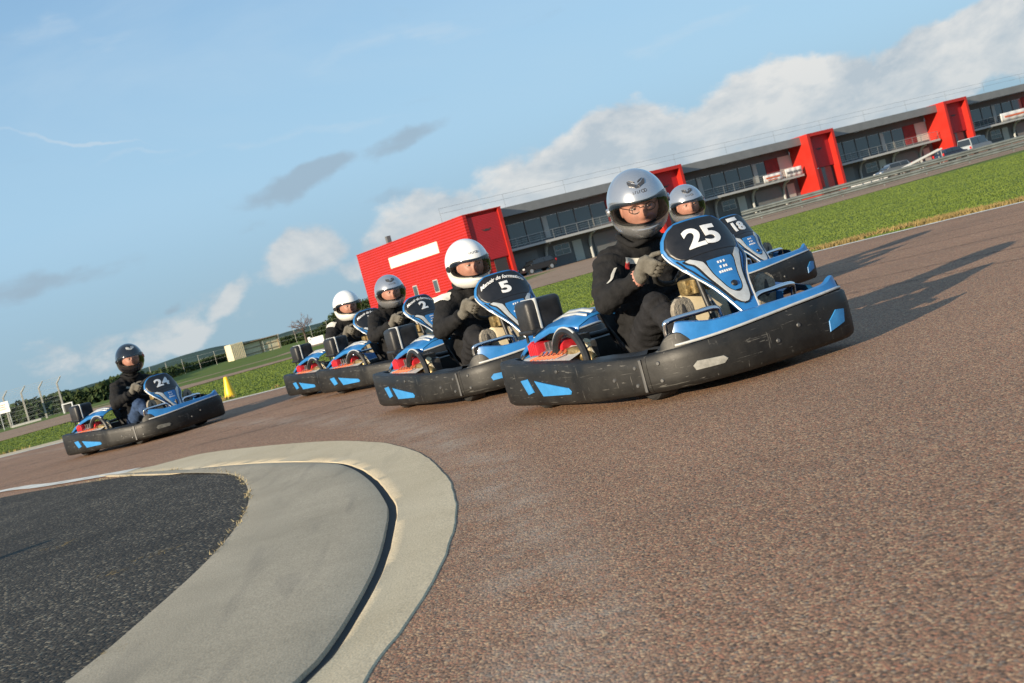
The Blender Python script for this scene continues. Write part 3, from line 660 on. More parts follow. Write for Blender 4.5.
for bi, (a, b) in enumerate(BAYS):
    part('roof_fascia', [(a + .01, b - .01, 1.25, 1.55, 6.55, 7.50)], b_grey)
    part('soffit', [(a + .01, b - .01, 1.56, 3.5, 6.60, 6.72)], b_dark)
    part('roof', [(a + .01, b - .01, 1.56, 26, 7.25, 7.42)], b_grey)
    part('upper_wall', [(a + .01, b - .01, 3.62, 3.9, 5.85, 6.6), (a + .01, b - .01, 3.62, 3.9, 3.12, 3.35)], b_wall)
    nW = 9; ww = (b - a) / nW
    for k in range(nW):
        x0 = a + .06 + k * ww; last = k >= nW - 2
        if last: part('red_wall_panel' if k == nW - 2 else 'pale_wall_panel', [(x0, x0 + ww - .04, 3.60, 3.8, 3.36, 5.84)], b_redm if k == nW - 2 else b_plin); continue
        wn = part('window', [(x0, x0 + .09, 3.58, 3.75, 3.36, 5.84), (x0 + .09, x0 + ww - .09, 3.58, 3.75, 5.72, 5.84)], b_wall2)
        part('pane', [(x0 + .1, x0 + ww - .05, 3.66, 3.7, 3.36, 5.71)], b_glass, wn)
        if (k * 7 + bi * 3) % 4 in (1,): part('blind', [(x0 + .12, x0 + .12 + ww * .28, 3.60, 3.63, 3.4, 5.66)], b_cur, wn)
    part('balcony_slab', [(a + .01, b - .5, 1.45, 3.9, 2.84, 3.10)], b_edge)
    rl = [(a + .1, b - .6, 1.50, 1.55, 4.05, 4.12)] + [(a + .1, b - .6, 1.51, 1.54, z, z + .025) for z in (3.35, 3.58, 3.81)] + [(a + .1 + k * (b - a - .8) / 12, a + .15 + k * (b - a - .8) / 12, 1.505, 1.545, 3.10, 4.05) for k in range(13)]
    part('balcony_rail', rl, b_rail)
    part('ground_wall', [(a + .01, b - .01, 3.4, 3.8, -.2, 2.84)], b_wall)
    for k, (f0, f1) in enumerate(((.02, .25), (.62, .88))):
        part('garage_door', [(a + (b - a) * f0 + .2, a + (b - a) * f1, 3.30, 3.39, .1, 2.45)], b_wall2)
    d0 = a + (b - a) * .36
    wn = part('window', [(d0, d0 + 2.1, 3.32, 3.39, 1.15, 2.35)], b_edge)
    part('pane', [(d0 + .12 + q * .98, d0 + 1.0 + q * .98, 3.29, 3.315, z, z + .48) for q in (0, 1) for z in (1.22, 1.80)], b_glass, wn)
    part('door', [(d0 + 2.5, d0 + 3.7, 3.31, 3.39, .05, 2.35)], b_cur); part('door', [(b - 2.0, b - .8, 3.31, 3.39, .05, 2.35)], b_cur)
    part('plinth', [(a + .02, a + (b - a) * .3, 3.25, 3.395, -.2, .09)], b_plin)
    for f in (.30, .60, .86):             # curved pale brackets that carry the balcony
        bm = BM(); x = a + (b - a) * f; tube(bm, smooth_path([(x, 3.22, 0), (x, 3.2, 1.6), (x, 2.7, 2.5), (x, 1.9, 2.8)], 5), .16, 8); obj('balcony_bracket', bm, b_edge, BL)
part('roof_rail', [(-4.4, 96, 5.0, 5.03, z, z + .022) for z in (8.62, 9.18)] + [(-4.4 + k * 8, -4.38 + k * 8, 5.0, 5.02, 7.4, 9.2) for k in range(13)], b_rail)
bm = BM(); box(bm, (-3.9, 20.0, 8.1), (.5, .5, .9)); obj('roof_vent', bm, b_wall, BL, False)
BMAT = Matrix.Translation((2.46, 130, 0)) @ Matrix.Rotation(math.atan2(.49, .87), 4, 'Z')
def bworld(x, y, z): return BMAT @ Vector((x, y, z))
def banner(x0, x1, z0, z1, label, marks):
    o = empty('banner', bworld((x0 + x1) / 2, 1.40, z0), math.atan2(.49, .87), label, 'banner', 'banners on the balcony rails')
    bm = BM(); P = [[((x0 - x1) / 2 + (x1 - x0) * i / 16, .03 * math.sin(i * 1.3), (z1 - z0) * j / 3) for j in range(4)] for i in range(17)]
    grid(bm, P); solid(obj('sheet', bm, b_wht, o), .01)
    bm = BM()
    for (u0, u1, v0, v1) in marks: box(bm, (((u0 + u1) / 2 - .5) * (x1 - x0), -.045, (v0 + v1) / 2 * (z1 - z0)), ((u1 - u0) * (x1 - x0), .012, (v1 - v0) * (z1 - z0)))
    obj('print', bm, m_orange if len(marks) < 3 else b_wall2, o, False)
banner(37.0, 40.0, 3.12, 4.0, 'white banner with red print on the balcony left of the third red tower', [(.12, .88, .45, .68), (.2, .7, .18, .3)])
banner(40.6, 43.4, 3.12, 4.15, 'white banner with grey print on the balcony, touching the third red tower', [(.08, .4, .35, .62), (.46, .68, .35, .62), (.74, .92, .35, .62)])
banner(81.0, 86.5, 3.12, 4.25, 'long white banner on the balcony beyond the farthest red tower', [(.15, .9, .4, .62)])

# ------------------------------------------------------------------ parked cars
c_glass = mat('car_glass', (.02, .025, .03), .06, spec=.8); c_dark = mat('car_paint_dark', (.020, .022, .026), .25, coat=.6); c_red = mat('car_light_red', (.5, .02, .02), .3)
def car(kind, loc, rz, paint, label):
    o = empty('parked_car', loc, rz, label, 'car', 'cars parked by the pit building')
    L, W = (4.1, 1.74) if kind == 'hatch' else (4.9, 1.9)
    if kind == 'hatch': body = [(-2.0, .35), (-2.05, .62), (-1.95, .92), (1.0, .95), (1.75, .80), (2.05, .60), (2.05, .32)]; cab = [(-1.88, .9), (-1.62, 1.40), (-.2, 1.46), (.55, 1.36), (1.25, .92)]
    else: body = [(-2.42, .45), (-2.45, .80), (-2.40, 1.08), (1.4, 1.10), (2.2, .98), (2.45, .7), (2.45, .4)]; cab = [(-2.3, 1.05), (-2.2, 1.92), (.4, 1.97), (1.05, 1.82), (1.75, 1.05)]
    def loft(poly, w0, w1, z0, z1):
        bm = BM(); rows = []
        for s in (-1, 1): rows.append([bm.verts.new((x, s * (w0 + (w1 - w0) * (z - z0) / (z1 - z0)), z)) for x, z in poly])
        n = len(poly); bm.faces.new(rows[0]); bm.faces.new(rows[1])
        for i in range(n): bm.faces.new((rows[0][i], rows[0][(i + 1) % n], rows[1][(i + 1) % n], rows[1][i]))
        bmesh.ops.recalc_face_normals(bm, faces=bm.faces); bmesh.ops.bevel(bm, geom=bm.edges[:], offset=.06, segments=2, affect='EDGES'); return bm
    obj('body', loft(body, W / 2 - .02, W / 2, .3, 1.1), paint, o)
    obj('cabin', loft(cab, W / 2 - .03, W / 2 - .22, .9, cab[2][1]), paint, o)
    bm = BM(); zt = cab[2][1] - .1; zb = cab[0][1] + .06
    for s in (-1, 1):
        for x0, x1 in ((cab[1][0] + .12, -.62), (-.52, cab[3][0] + .22)):
            y0, y1 = s * (W / 2 - .045), s * (W / 2 - .185)
            v = [bm.verts.new((x, y + s * .02, z)) for x, y, z in ((x0 - .05, y0, zb), (x1, y0, zb), (x1, y1, zt), (x0, y1, zt))]; bm.faces.new(v)
    x3, z3 = cab[3]; x4, z4 = cab[4]
    for (xa, za, xb, zb_) in ((x4 - .06, z4 + .06, x3 + .04, z3 - .06), (cab[0][0] + .0, cab[0][1] + .1, cab[1][0] + .0, cab[1][1] - .08)):
        d = .03 if xa > 0 else -.03
        v = [bm.verts.new((x + d, y, z)) for x, y, z in ((xa, -W / 2 + .14, za), (xa, W / 2 - .14, za), (xb, W / 2 - .26, zb_), (xb, -W / 2 + .26, zb_))]; bm.faces.new(v)
    obj('windows', bm, c_glass, o, False)
    for x in (-L * .31, L * .31):
        for s in (-1, 1):
            bm = BM(); tube(bm, [(x, s * (W / 2 - .2), .32), (x, s * (W / 2 + .01), .32)], .32, 18); wl = obj('wheel', bm, m_rubber, o)
            bm = BM(); tube(bm, [(x, s * (W / 2 - .0), .32), (x, s * (W / 2 + .025), .32)], .20, 14); obj('rim', bm, m_gal, wl)
    for s in (-1, 1):
        bm = BM(); box(bm, (L / 2 - .03, s * (W / 2 - .25), .68), (.08, .34, .14), bev=.03); obj('headlight', bm, m_white, o)
        bm = BM(); box(bm, (-L / 2 + .0, s * (W / 2 - .16), .86), (.10, .2, .3), bev=.03); obj('tail_light', bm, c_red, o)
RZB = math.atan2(.49, .87)
p = bworld(2.3, -.2, 0); car('hatch', (p.x, p.y, 0), RZB + math.pi, c_dark, 'black hatchback parked at the foot of the red end block')
def gpt(x, d): r_ = ray(x, 341.5 - 0); q = ray(x, C0 - SLOPE * x); return (q.x * d, d)
x, y = gpt(951, 140); car('hatch', (x, y, 0), RZB, mat('car_paint_navy', (.02, .035, .07), .25, coat=.6), 'dark blue car parked beyond the guard rail, left of the white van')
x, y = gpt(975, 143); car('van', (x, y, 0), RZB + .2, mat('car_paint_pale', (.30, .34, .37), .35, coat=.4), 'pale van parked beyond the guard rail under the farthest red tower')
x, y = gpt(893, 138); car('hatch', (x, y, 0), RZB + 2.9, mat('car_paint_silver', (.16, .18, .20), .35, metal=.4, coat=.4), 'silver grey car parked beyond the guard rail, left end of the parked cars')
# sloping pale ramp beside the cars
x0, y0 = gpt(899, 134); x1, y1 = gpt(942, 134)
rp = empty('loading_ramp', (x0, y0, 0), math.atan2(y1 - y0, x1 - x0), 'pale sloping loading ramp on thin legs beside the parked cars', 'ramp'); Ln = math.hypot(x1 - x0, y1 - y0)
bm = BM(); 
for s in (-.5, .5): tube(bm, [(0, s, .5), (Ln, s, 1.55)], .10, 8)
for k in range(9): box(bm, (Ln * k / 8, 0, .5 + 1.05 * k / 8), (.12, 1, .05))
obj('deck', bm, b_edge, rp, False)
for f in (.05, .5, .97):
    bm = BM(); 
    for s in (-.5, .5): tube(bm, [(Ln * f, s, 0), (Ln * f, s, .48 + 1.05 * f)], .05, 8)
    obj('leg', bm, b_rail, rp, False)

# ------------------------------------------------------------------ guard rail
GR0, GR1 = un(744, 223.4), un(1080, 133.6)
gd = Vector((GR1[0] - GR0[0], GR1[1] - GR0[1])); gl = gd.length
gr = empty('guard_rail', (GR0[0], GR0[1], 0), math.atan2(gd.y, gd.x), 'long galvanised double guard rail along the far service road', 'guard rail')
bm = BM()
for z in (.24, .56):
    prof = [(0, -.13), (-.05, -.09), (-.05, -.04), (0, 0), (-.05, .04), (-.05, .09), (0, .13)]
    P = [[(x, y, z + h) for y, h in prof] for x in [gl * i / 30 for i in range(31)]]; grid(bm, P)
solid(obj('rail_beam', bm, mat('dull_zinc', (.12, .14, .14), .55, metal=.4, var=.25, vscale=2), gr, False), .012)
for k in range(int(gl / 2.2)):
    bm = BM(); box(bm, (1 + k * 2.2, .07, .33), (.08, .1, .70)); obj('post', bm, MATS['dull_zinc'], gr, False)
# white plastic barrier blocks set before the rail
for k in range(4):
    q = un(858 + 8.4 * k, 190.6 - 2.27 * k)
    o = empty('barrier_block', (q[0], q[1], 0), math.atan2(gd.y, gd.x), 'small white plastic barrier block in the short row at the guard rail', 'barrier', 'white barrier blocks at the guard rail')
    bm = BM(); prism(bm, [(-.38, -.18), (.38, -.18), (.38, .18), (-.38, .18)], 0, .22); prism(bm, [(-.36, -.09), (.36, -.09), (.36, .09), (-.36, .09)], .221, .52); obj('body', bm, mat('dusty_white', (.40, .41, .41), .6, var=.2, vscale=4), o, False)

# ------------------------------------------------------------------ left background
def at(x, d):                              # the ground point in the direction of photo column x (at horizon height), d metres ahead
    q = ray(x, C0 - SLOPE * x); X_, Y_ = q.x * d, d; return Vector((X_, Y_, terr(X_, Y_)))
def unt(x, y):                             # photo point -> falling ground
    d = ray(x, y); t = 30.
    while t < 900:
        X_, Y_, Z_ = d.x * t, t, CAMH + d.z * t
        if Z_ <= terr(X_, Y_): return Vector((X_, Y_, terr(X_, Y_)))
        t += .25
    return Vector((d.x * 300, 300, terr(d.x * 300, 300)))
posts = [(-22, 437), (2.3, 431), (20.3, 424.8), (38, 420.3), (56, 415.2)]
PB = [unt(*p) for p in posts]
DD = 60.0
m_postc = mat('weathered_post', (.34, .33, .30), .9, var=.2, vscale=10)
PB = [at(x + 4, DD) for x, y in posts]
for i, p in enumerate(PB):
    o = empty('fence_post', p, R(20), None, 'fence post', 'concrete fence posts at the left edge')
    o['label'] = ['pale concrete fence post with bent top at the left frame edge', 'pale concrete fence post just right of the white board', 'pale concrete fence post second from the right', 'pale concrete fence post nearest the white framed box', 'pale concrete fence post nearest the white framed box'][i] if i not in (0, 1, 2, 3, 4) else \
        ['pale concrete fence post mostly outside the left edge', 'pale concrete fence post under the white board', 'pale concrete fence post first to the right of the white board', 'pale concrete fence post, second to the right of the white board', 'pale concrete fence post nearest the white framed box'][i]
    bm = BM(); h = 1.52; box(bm, (0, 0, h / 2 - .1), (.085, .10, h + .2), bev=.012); obj('shaft', bm, m_postc, o, False)
    bm = BM(); tube(bm, [(0, 0, h - .03), (.13, 0, h + .12), (.26, 0, h + .27)], [.04, .035, .025], 8); obj('bent_arm', bm, m_postc, o)
o = empty('wire_fence', PB[0], 0, 'wire fence strung between the pale concrete posts', 'fence'); bm = BM()
for k in range(8):
    z = .1 + 1.4 * k / 7
    tube(bm, [tuple(q - PB[0] + Vector((0, -.06, z))) for q in PB], .0035, 5)
for j in range(3): tube(bm, [tuple(q - PB[0] + Vector((.13 + .06 * j, .02, 1.58 + .09 * j))) for q in PB], .006, 5)
for i in range(len(PB) - 1):
    for k in range(1, 14):
        q = PB[i].lerp(PB[i + 1], k / 14) - PB[0]; tube(bm, [tuple(q + Vector((0, -.06, .05))), tuple(q + Vector((0, -.06, 1.5)))], .0022, 4)
obj('wires', bm, m_wire, o, False)
# far fence of thin posts and wire running to the right
FP = [at(x, d) for x, d in zip(range(150, 470, 16), [150 + 40 * min(1, k / 3) for k in range(20)])]
o = empty('field_fence', FP[0], 0, 'thin wire field fence along the far hedge', 'fence'); bm = BM()
for z in (.9, 1.5, 2.1): tube(bm, [tuple(q - FP[0] + Vector((0, 0, z))) for q in FP], .008, 5)
obj('wires', bm, m_wire, o, False)
for q in FP: bm = BM(); tube(bm, [tuple(q - FP[0] - Vector((0, 0, .2))), tuple(q - FP[0] + Vector((0, 0, 2.2)))], .022, 6); obj('post', bm, m_conc, o, False)
# white board with orange print, on the fence
q = at(3.5, 58.5); o = empty('notice_board', q, 0, 'white notice board with orange print at the left edge', 'sign')
bm = BM(); box(bm, (0, 0, 1.02), (.62, .04, .52), bev=.01); obj('board', bm, m_white, o, False)
bm = BM()
for z, w_ in ((1.14, .36), (1.04, .28), (.94, .36)): box(bm, (-.02, -.024, z), (w_, .008, .035))
obj('print', bm, m_orange, o, False)
bm = BM()
for s in (-.22, .22): tube(bm, [(s, .03, -.1), (s, .03, 1.25)], .02, 8)
obj('post', bm, m_gal, o)
# pale beam on the ground under the fence
a, b = at(7, 57), at(36, 57.5); o = empty('ground_beam', a, math.atan2(b.y - a.y, b.x - a.x), 'pale concrete beam lying at the foot of the fence', 'beam')
bm = BM(); box(bm, ((b - a).length / 2, 0, .03), ((b - a).length, .2, .12), bev=.01); obj('beam', bm, m_conc, o, False)
# white framed box
q = at(64, 59); o = empty('framed_box', q, R(15), 'small dark box in a white frame, right of the concrete posts', 'box')
bm = BM(); box(bm, (0, 0, .19), (.30, .22, .32), bev=.02); obj('box', bm, b_dark, o, False)
bm = BM(); 
for s in (-.22, .22): box(bm, (s, 0, .18), (.05, .2, .44))
box(bm, (0, 0, .425), (.488, .19, .05)); obj('frame', bm, m_white, o, False)
# cream container with lean-to shed
q = at(250, 190); o = empty('storage_shed', q, math.atan2(.49, .87) + .05, 'cream storage container with a low lean-to shed on its right', 'shed')
bm = BM(); box(bm, (-2.7, -.3, 1.2), (2.0, 2.6, 2.5), bev=.03); ct = obj('container', bm, m_cream, o, False)
bm = BM()
for k in range(8): box(bm, (-3.6 + k * .26, -1.62, 1.2), (.07, .05, 2.3))
obj('container_rib', bm, m_cream, ct, False)
bm = BM(); box(bm, (1.35, .1, .95), (5.9, 1.6, 1.9)); obj('wall', bm, m_cream, o, False)
bm = BM(); box(bm, (1.30, -.1, 2.0), (6.1, 2.3, .12), rot=Matrix.Rotation(R(-4), 3, 'X')); obj('roof', bm, m_rust, o, False)
bm = BM()
for x in (-1.55, 1.35, 4.2): box(bm, (x, -.77, .95), (.14, .14, 1.85))
for z in (.35, 1.15): box(bm, (1.35, -.74, z), (5.8, .07, .1))
obj('timber_frame', bm, m_rust, o, False)
# white trestle board with a small upright by the service road
q = at(314, 50.5); o = empty('road_board', q, 0, 'low white board on the grass beside the service road', 'board')
bm = BM(); box(bm, (0, 0, .20), (.50, .06, .30), bev=.01); obj('board', bm, m_white, o, False)
bm = BM()
for s in (-.2, .2): box(bm, (s, .05, .1), (.04, .04, .3))
obj('leg', bm, m_conc, o, False)
q = at(306.5, 52); o = empty('marker_post', q, 0, 'thin white marker post just left of the low white board', 'post')
bm = BM(); box(bm, (0, 0, .15), (.13, .09, .52), bev=.02); obj('shaft', bm, m_white, o, False)
bm = BM(); box(bm, (0, -.048, .30), (.10, .01, .05)); obj('band', bm, m_gal, o, False)
# traffic cones
def cone(q, h, label, z=.006):
    o = empty('traffic_cone', (q[0], q[1], z), R(30), label, 'cone', None); bm = BM()
    n = 28; prof = [(.0, .004), (h * .30, .004), (h * .30, .018 * h / .33), (h * .27, .03 * h / .33), (h * .255, .07 * h / .33), (h * .13, h * .82), (h * .105, h * .96), (h * .07, h), (.0, h)]
    rings = [[bm.verts.new((r_ * math.cos(2 * math.pi * k / n), r_ * math.sin(2 * math.pi * k / n), z_)) for k in range(n)] for r_, z_ in prof if r_ > 0]
    for a, b in zip(rings, rings[1:]):
        for k in range(n): bm.faces.new((a[k], a[(k + 1) % n], b[(k + 1) % n], b[k]))
    bm.faces.new(rings[-1]); obj('body', bm, m_cone, o)
    return o
q = un(231, 397); cone(q, .31, 'yellow traffic cone standing at the grass edge beyond the track')
# trees, hedge and hills
m_leaf = [mat('hedge_leaf', (.020, .038, .014), .85, col2=(.045, .068, .026), vscale=.35, spec=.15), mat('hedge_leaf_light', (.030, .046, .016), .85, col2=(.055, .070, .026), vscale=.5, spec=.15)]
m_hill = mat('hill_woodland', (.042, .070, .062), .95, col2=(.062, .094, .078), vscale=.03, spec=.05)
m_bark = mat('bark', (.10, .075, .06), .9, var=.3); m_twig = mat('twig', (.15, .105, .095), .9, var=.2)
rng2 = np.random.default_rng(11)
def leafcloud(name, C, size, m, parent=None):
    n = len(C); d1 = rng2.normal(size=(n, 3)); d1 /= np.linalg.norm(d1, axis=1)[:, None]; d2 = np.cross(d1, rng2.normal(size=(n, 3))); d2 /= np.linalg.norm(d2, axis=1)[:, None]
    s = size * rng2.uniform(.6, 1.4, (n, 1)); V = np.stack([C - d1 * s - d2 * s * .6, C + d1 * s - d2 * s * .6, C + d1 * s * .8 + d2 * s * .6, C - d1 * s * .8 + d2 * s * .6], 1)
    me = bpy.data.meshes.new(name); me.vertices.add(4 * n); me.loops.add(4 * n); me.polygons.add(n); me.vertices.foreach_set('co', V.ravel()); me.loops.foreach_set('vertex_index', np.arange(4 * n))
    me.polygons.foreach_set('loop_start', np.arange(0, 4 * n, 4)); me.polygons.foreach_set('loop_total', np.full(n, 4)); me.update(calc_edges=True)
    o = link(name, me, parent, m, False); return o
pts = []; ptl = []
def dist_at(x): return 92 + 150 * sst(95, 215, x)
x = -260.
while x < 470:
    d = dist_at(x); nm = noise.noise(Vector((x * .035, 0, 0))); hgt = (1.15 + .75 * nm) + .35 * sst(85, 215, x) + 2.6 * sst(318, 342, x) + .5 * noise.noise(Vector((x * .11, 4, 0)))
    base = at(x, d); n_l = int(150 * (1 + d / 300))
    for k in range(n_l):
        u = random.random(); depth = random.uniform(0, 9); lump = 1 + .28 * noise.noise(Vector((x * .21, depth * .5, 9)))
        z = hgt * lump * (1 - .12 * (depth / 9 - .4) ** 2) * (u ** .6)
        q = base + Vector((random.uniform(-.35, .35) * d / 90, depth + (z / max(hgt, .1)) * 1.2, z - .1)); (ptl if random.random() < .3 else pts).append(tuple(q))
    x += 1.7
tag(leafcloud('treeline', np.array(pts), .17, m_leaf[0]), 'dark hedge and scrub along the far edge of the field', kind='stuff')
tag(leafcloud('lighter_scrub', np.array(ptl), .16, m_leaf[1]), 'lighter sprays through the far hedge', kind='stuff')  # random share of the hedge leaves in a lighter green
bm = BM(); P = []
for i in range(361):
    azx = -86 + i * .35; nm = noise.noise(Vector((azx * .10, 2, 0))) + .45 * noise.noise(Vector((azx * .33, 5, 0))) + .12 * noise.noise(Vector((azx * 2.2, 5, 0)))
    top = 1.7 + 2.0 * nm + 2.4 * math.exp(-((azx + 13.6) / 2.2) ** 2); fade = (1 - sst(16, 34, azx)) * sst(-84, -62, azx); top = top * fade - 14 * (1 - fade)
    row = []
    for k, (dd, f) in enumerate(((600, 0), (660, .35), (740, .8), (800, 1), (900, .9))):
        X_, Y_ = dd * math.sin(R(azx)), dd * math.cos(R(azx)); jag = (.55 * noise.noise(Vector((azx * 9, k, 1)))) if k else 0
        row.append((X_, Y_, -14 + (top + 14) * f + jag))
    P.append(row)
grid(bm, P); tag(obj('hills', bm, m_hill), kind='structure')
# bare tree
q = at(303, 150); tr = empty('bare_tree', q, 0, 'small bare leafless tree standing above the far hedge', 'tree')
bm = BM(); tube(bm, [(0, 0, -.2), (.03, 0, .8), (.0, 0, 1.7)], [.14, .11, .085], 8); obj('trunk', bm, m_bark, tr)
bm = BM(); rt = random.Random(5)
def branch(p, d, L, r_, lv):
    q_ = p + d * L; tube(bm, [tuple(p), tuple(p.lerp(q_, .5) + Vector((rt.uniform(-.05, .05), rt.uniform(-.05, .05), 0))), tuple(q_)], [r_, r_ * .8, r_ * .6], 5)
    if lv:
        for k in range(4 if lv > 1 else 5): branch(p.lerp(q_, rt.uniform(.55, 1)), (d + Vector((rt.gauss(0, .55), rt.gauss(0, .55), rt.gauss(.05, .4)))).normalized(), L * rt.uniform(.5, .8), r_ * .55, lv - 1)
for k in range(7): branch(Vector((0, 0, 1.2 + .09 * k)), Vector((rt.gauss(0, .7), rt.gauss(0, .7), .8)).normalized(), .95, .05, 3)
obj('crown', bm, m_twig, tr, False)
# added unseen cone left of view, placed so its shadow tip crosses the asphalt
sx, sy = un(47, 543.5); L_ = .42 / math.tan(SUN_EL); cone((sx - L_ * .707, sy - L_ * .707), .42, 'added unseen yellow cone that casts the shadow on the dark asphalt', .013)
# ------------------------------------------------------------------ go-kart (local: +X forward, +Y left, Z up)
# half outline of the bumper, right side, from the middle of the rear to the middle of the nose: x, y, top
OUTL = [(-.895, 0, .25), (-.895, -.20, .25), (-.885, -.42, .26), (-.855, -.535, .27), (-.80, -.595, .272), (-.66, -.610, .262), (-.40, -.610, .250), (-.12, -.602, .238),
        (.03, -.588, .228), (.10, -.570, .222), (.22, -.530, .214), (.32, -.490, .208), (.40, -.452, .208), (.47, -.408, .214), (.54, -.338, .216), (.598, -.240, .220), (.638, -.12, .228), (.652, 0, .236)]
LEFTF = [(.652, 0, .236), (.662, .15, .246), (.660, .28, .252), (.645, .385, .256), (.610, .452, .254), (.55, .490, .240), (.47, .505, .220), (.385, .515, .210)]
def half(pts, s):                            # s=-1 right, +1 left
    return [(x, -y * s if s > 0 else y, z) for x, y, z in pts]
RIGHT = [tuple(v) for v in smooth_path(OUTL, 6)]
iC = min(range(len(RIGHT)), key=lambda i: math.dist(RIGHT[i][:2], (.385, -.459)))
iR = min(range(len(RIGHT)), key=lambda i: math.dist(RIGHT[i][:2], (-.868, -.505)))
FULL_FRONT = [tuple(RIGHT[iC][k] + (RIGHT[iC + 1][k] - RIGHT[iC][k]) * .12 for k in range(3))] + RIGHT[iC + 1:] + [tuple(v) for v in smooth_path(LEFTF, 6)][1:]
SIDE = RIGHT[iR + 1:iC + 1]
REAR = [(x, -y, z) for x, y, z in reversed(RIGHT[1:iR])] + RIGHT[:iR]
def nrm(path, i):
    a = Vector(path[max(0, i - 1)][:2]); b = Vector(path[min(len(path) - 1, i + 1)][:2]); t = (b - a).normalized(); return Vector((t.y, -t.x))
def bumper_sweep(path, z0=.045):
    bm = BM(); P = []
    for i, (x, y, zt) in enumerate(path):
        n_ = nrm(path, i); h = zt - z0
        prof = [(-.055, z0 + .01), (-.016, z0), (-.002, z0 + .010), (.005, z0 + .022), (.008, z0 + h * .35), (.008, z0 + h * .72), (.004, zt - .008), (-.003, zt), (-.050, zt + .003), (-.075, zt - .004), (-.085, zt - .06), (-.07, z0 + .02)]
        P.append([(x + n_.x * o_, y + n_.y * o_, z) for o_, z in prof])
    V = grid(bm, P)
    for e in (V[0], V[-1]): bm.faces.new(e)
    for i in range(len(V) - 1):
        bm.faces.new((V[i][-1], V[i + 1][-1], V[i + 1][0], V[i][0]))
    return bm
def surf(path, s, zf, off=.012):             # a point on the outer face: s along the path 0..1, zf 0..1 of height
    L = [0]
    for a, b in zip(path, path[1:]): L.append(L[-1] + math.dist(a[:2], b[:2]))
    d = s * L[-1]; j = 0
    while j < len(path) - 2 and L[j + 1] < d: j += 1
    t = (d - L[j]) / max(1e-9, L[j + 1] - L[j]); p = [path[j][k] + (path[j + 1][k] - path[j][k]) * t for k in range(3)]; n_ = nrm(path, j)
    z0 = .045; return Vector((p[0] + n_.x * off, p[1] + n_.y * off, z0 + (p[2] - z0) * zf)), n_
def on_face(path, poly, m, name, parent, off=.0135, nsub=5):
    # polygon in (s, zf) wrapped onto the bumper face
    bm = BM(); P = []
    for i in range(len(poly)):
        a, b = poly[i], poly[(i + 1) % len(poly)]
        for k in range(nsub): P.append((a[0] + (b[0] - a[0]) * k / nsub, a[1] + (b[1] - a[1]) * k / nsub))
    c = (sum(p[0] for p in P) / len(P), sum(p[1] for p in P) / len(P)); rings = []
    for f, oo in ((1.0, off - .004), (.96, off), (.5, off + .0006)):
        rings.append([bm.verts.new(surf(path, c[0] + (p[0] - c[0]) * f, c[1] + (p[1] - c[1]) * f, oo)[0]) for p in P])
    cv = bm.verts.new(surf(path, *c, off + .0006)[0]); n_ = len(P)
    for a, b in zip(rings, rings[1:]):
        for k in range(n_): bm.faces.new((a[k], a[(k + 1) % n_], b[(k + 1) % n_], b[k]))
    for k in range(n_): bm.faces.new((rings[-1][k], rings[-1][(k + 1) % n_], cv))
    return obj(name, bm, m, parent)
def bolts(parent, path, lst):
    for s, zf in lst:
        bm = BM(); p, n_ = surf(path, s, zf, .008); d = Vector((n_.x, n_.y, 0)); tube(bm, [p, p + d * .005], [.010, .007], 9); obj('bolt', bm, m_boltd, parent)
m_boltd = mat('dull_bolt', (.10, .10, .10), .5, metal=.5)

def fair(u, v, off=0.):                      # steering fairing surface: u across (+ left), v down from the top edge
    P0, P1, P2 = Vector((.292, 0, .722)), Vector((.405, 0, .512)), Vector((.575, 0, .268))
    if v < .24: p = P0.lerp(P1, v / .24); t = (P1 - P0).normalized()
    else: p = P1.lerp(P2, (v - .24) / .30); t = (P2 - P1).normalized()
    k = sst(.18, .30, v); t = ((P1 - P0).normalized() * (1 - k) + (P2 - P1).normalized() * k).normalized()
    n_ = Vector((-t.z, 0, t.x)).normalized()
    if n_.x < 0: n_ = -n_
    bow = -1.1 * u * u - 2.2 * max(0, abs(u) - .10) ** 2 + .018 * math.exp(-((v - .24) / .05) ** 2)
    return p + Vector((0, u, 0)) + n_ * (bow + off)
HW = [(0, .085), (.008, .118), (.025, .148), (.055, .176), (.095, .192), (.13, .190), (.165, .182), (.20, .172), (.225, .168), (.25, .156), (.285, .136), (.32, .114), (.37, .090), (.43, .070), (.49, .054), (.525, .044), (.54, .028)]
def hw(v, tab=HW):
    for (a, b), (c_, d) in zip(tab, tab[1:]):
        if v <= c_: t = (v - a) / (c_ - a); t = max(0, t); return b + (d - b) * t
    return tab[-1][1]
def fair_strip(bm, f0, f1, v0, v1, off, nv=30, nu=6, th=.003):
    P = []
    for i in range(nv + 1):
        v = v0 + (v1 - v0) * i / nv; a, b = f0(v), f1(v)
        P.append([fair(a, v, off - th)] + [fair(a + (b - a) * j / nu, v, off) for j in range(nu + 1)] + [fair(b, v, off - th)])
    grid(bm, P)
CEN = [(.236, .064), (.26, .068), (.30, .058), (.34, .046), (.38, .036), (.40, .027), (.412, .016), (.418, .004)]

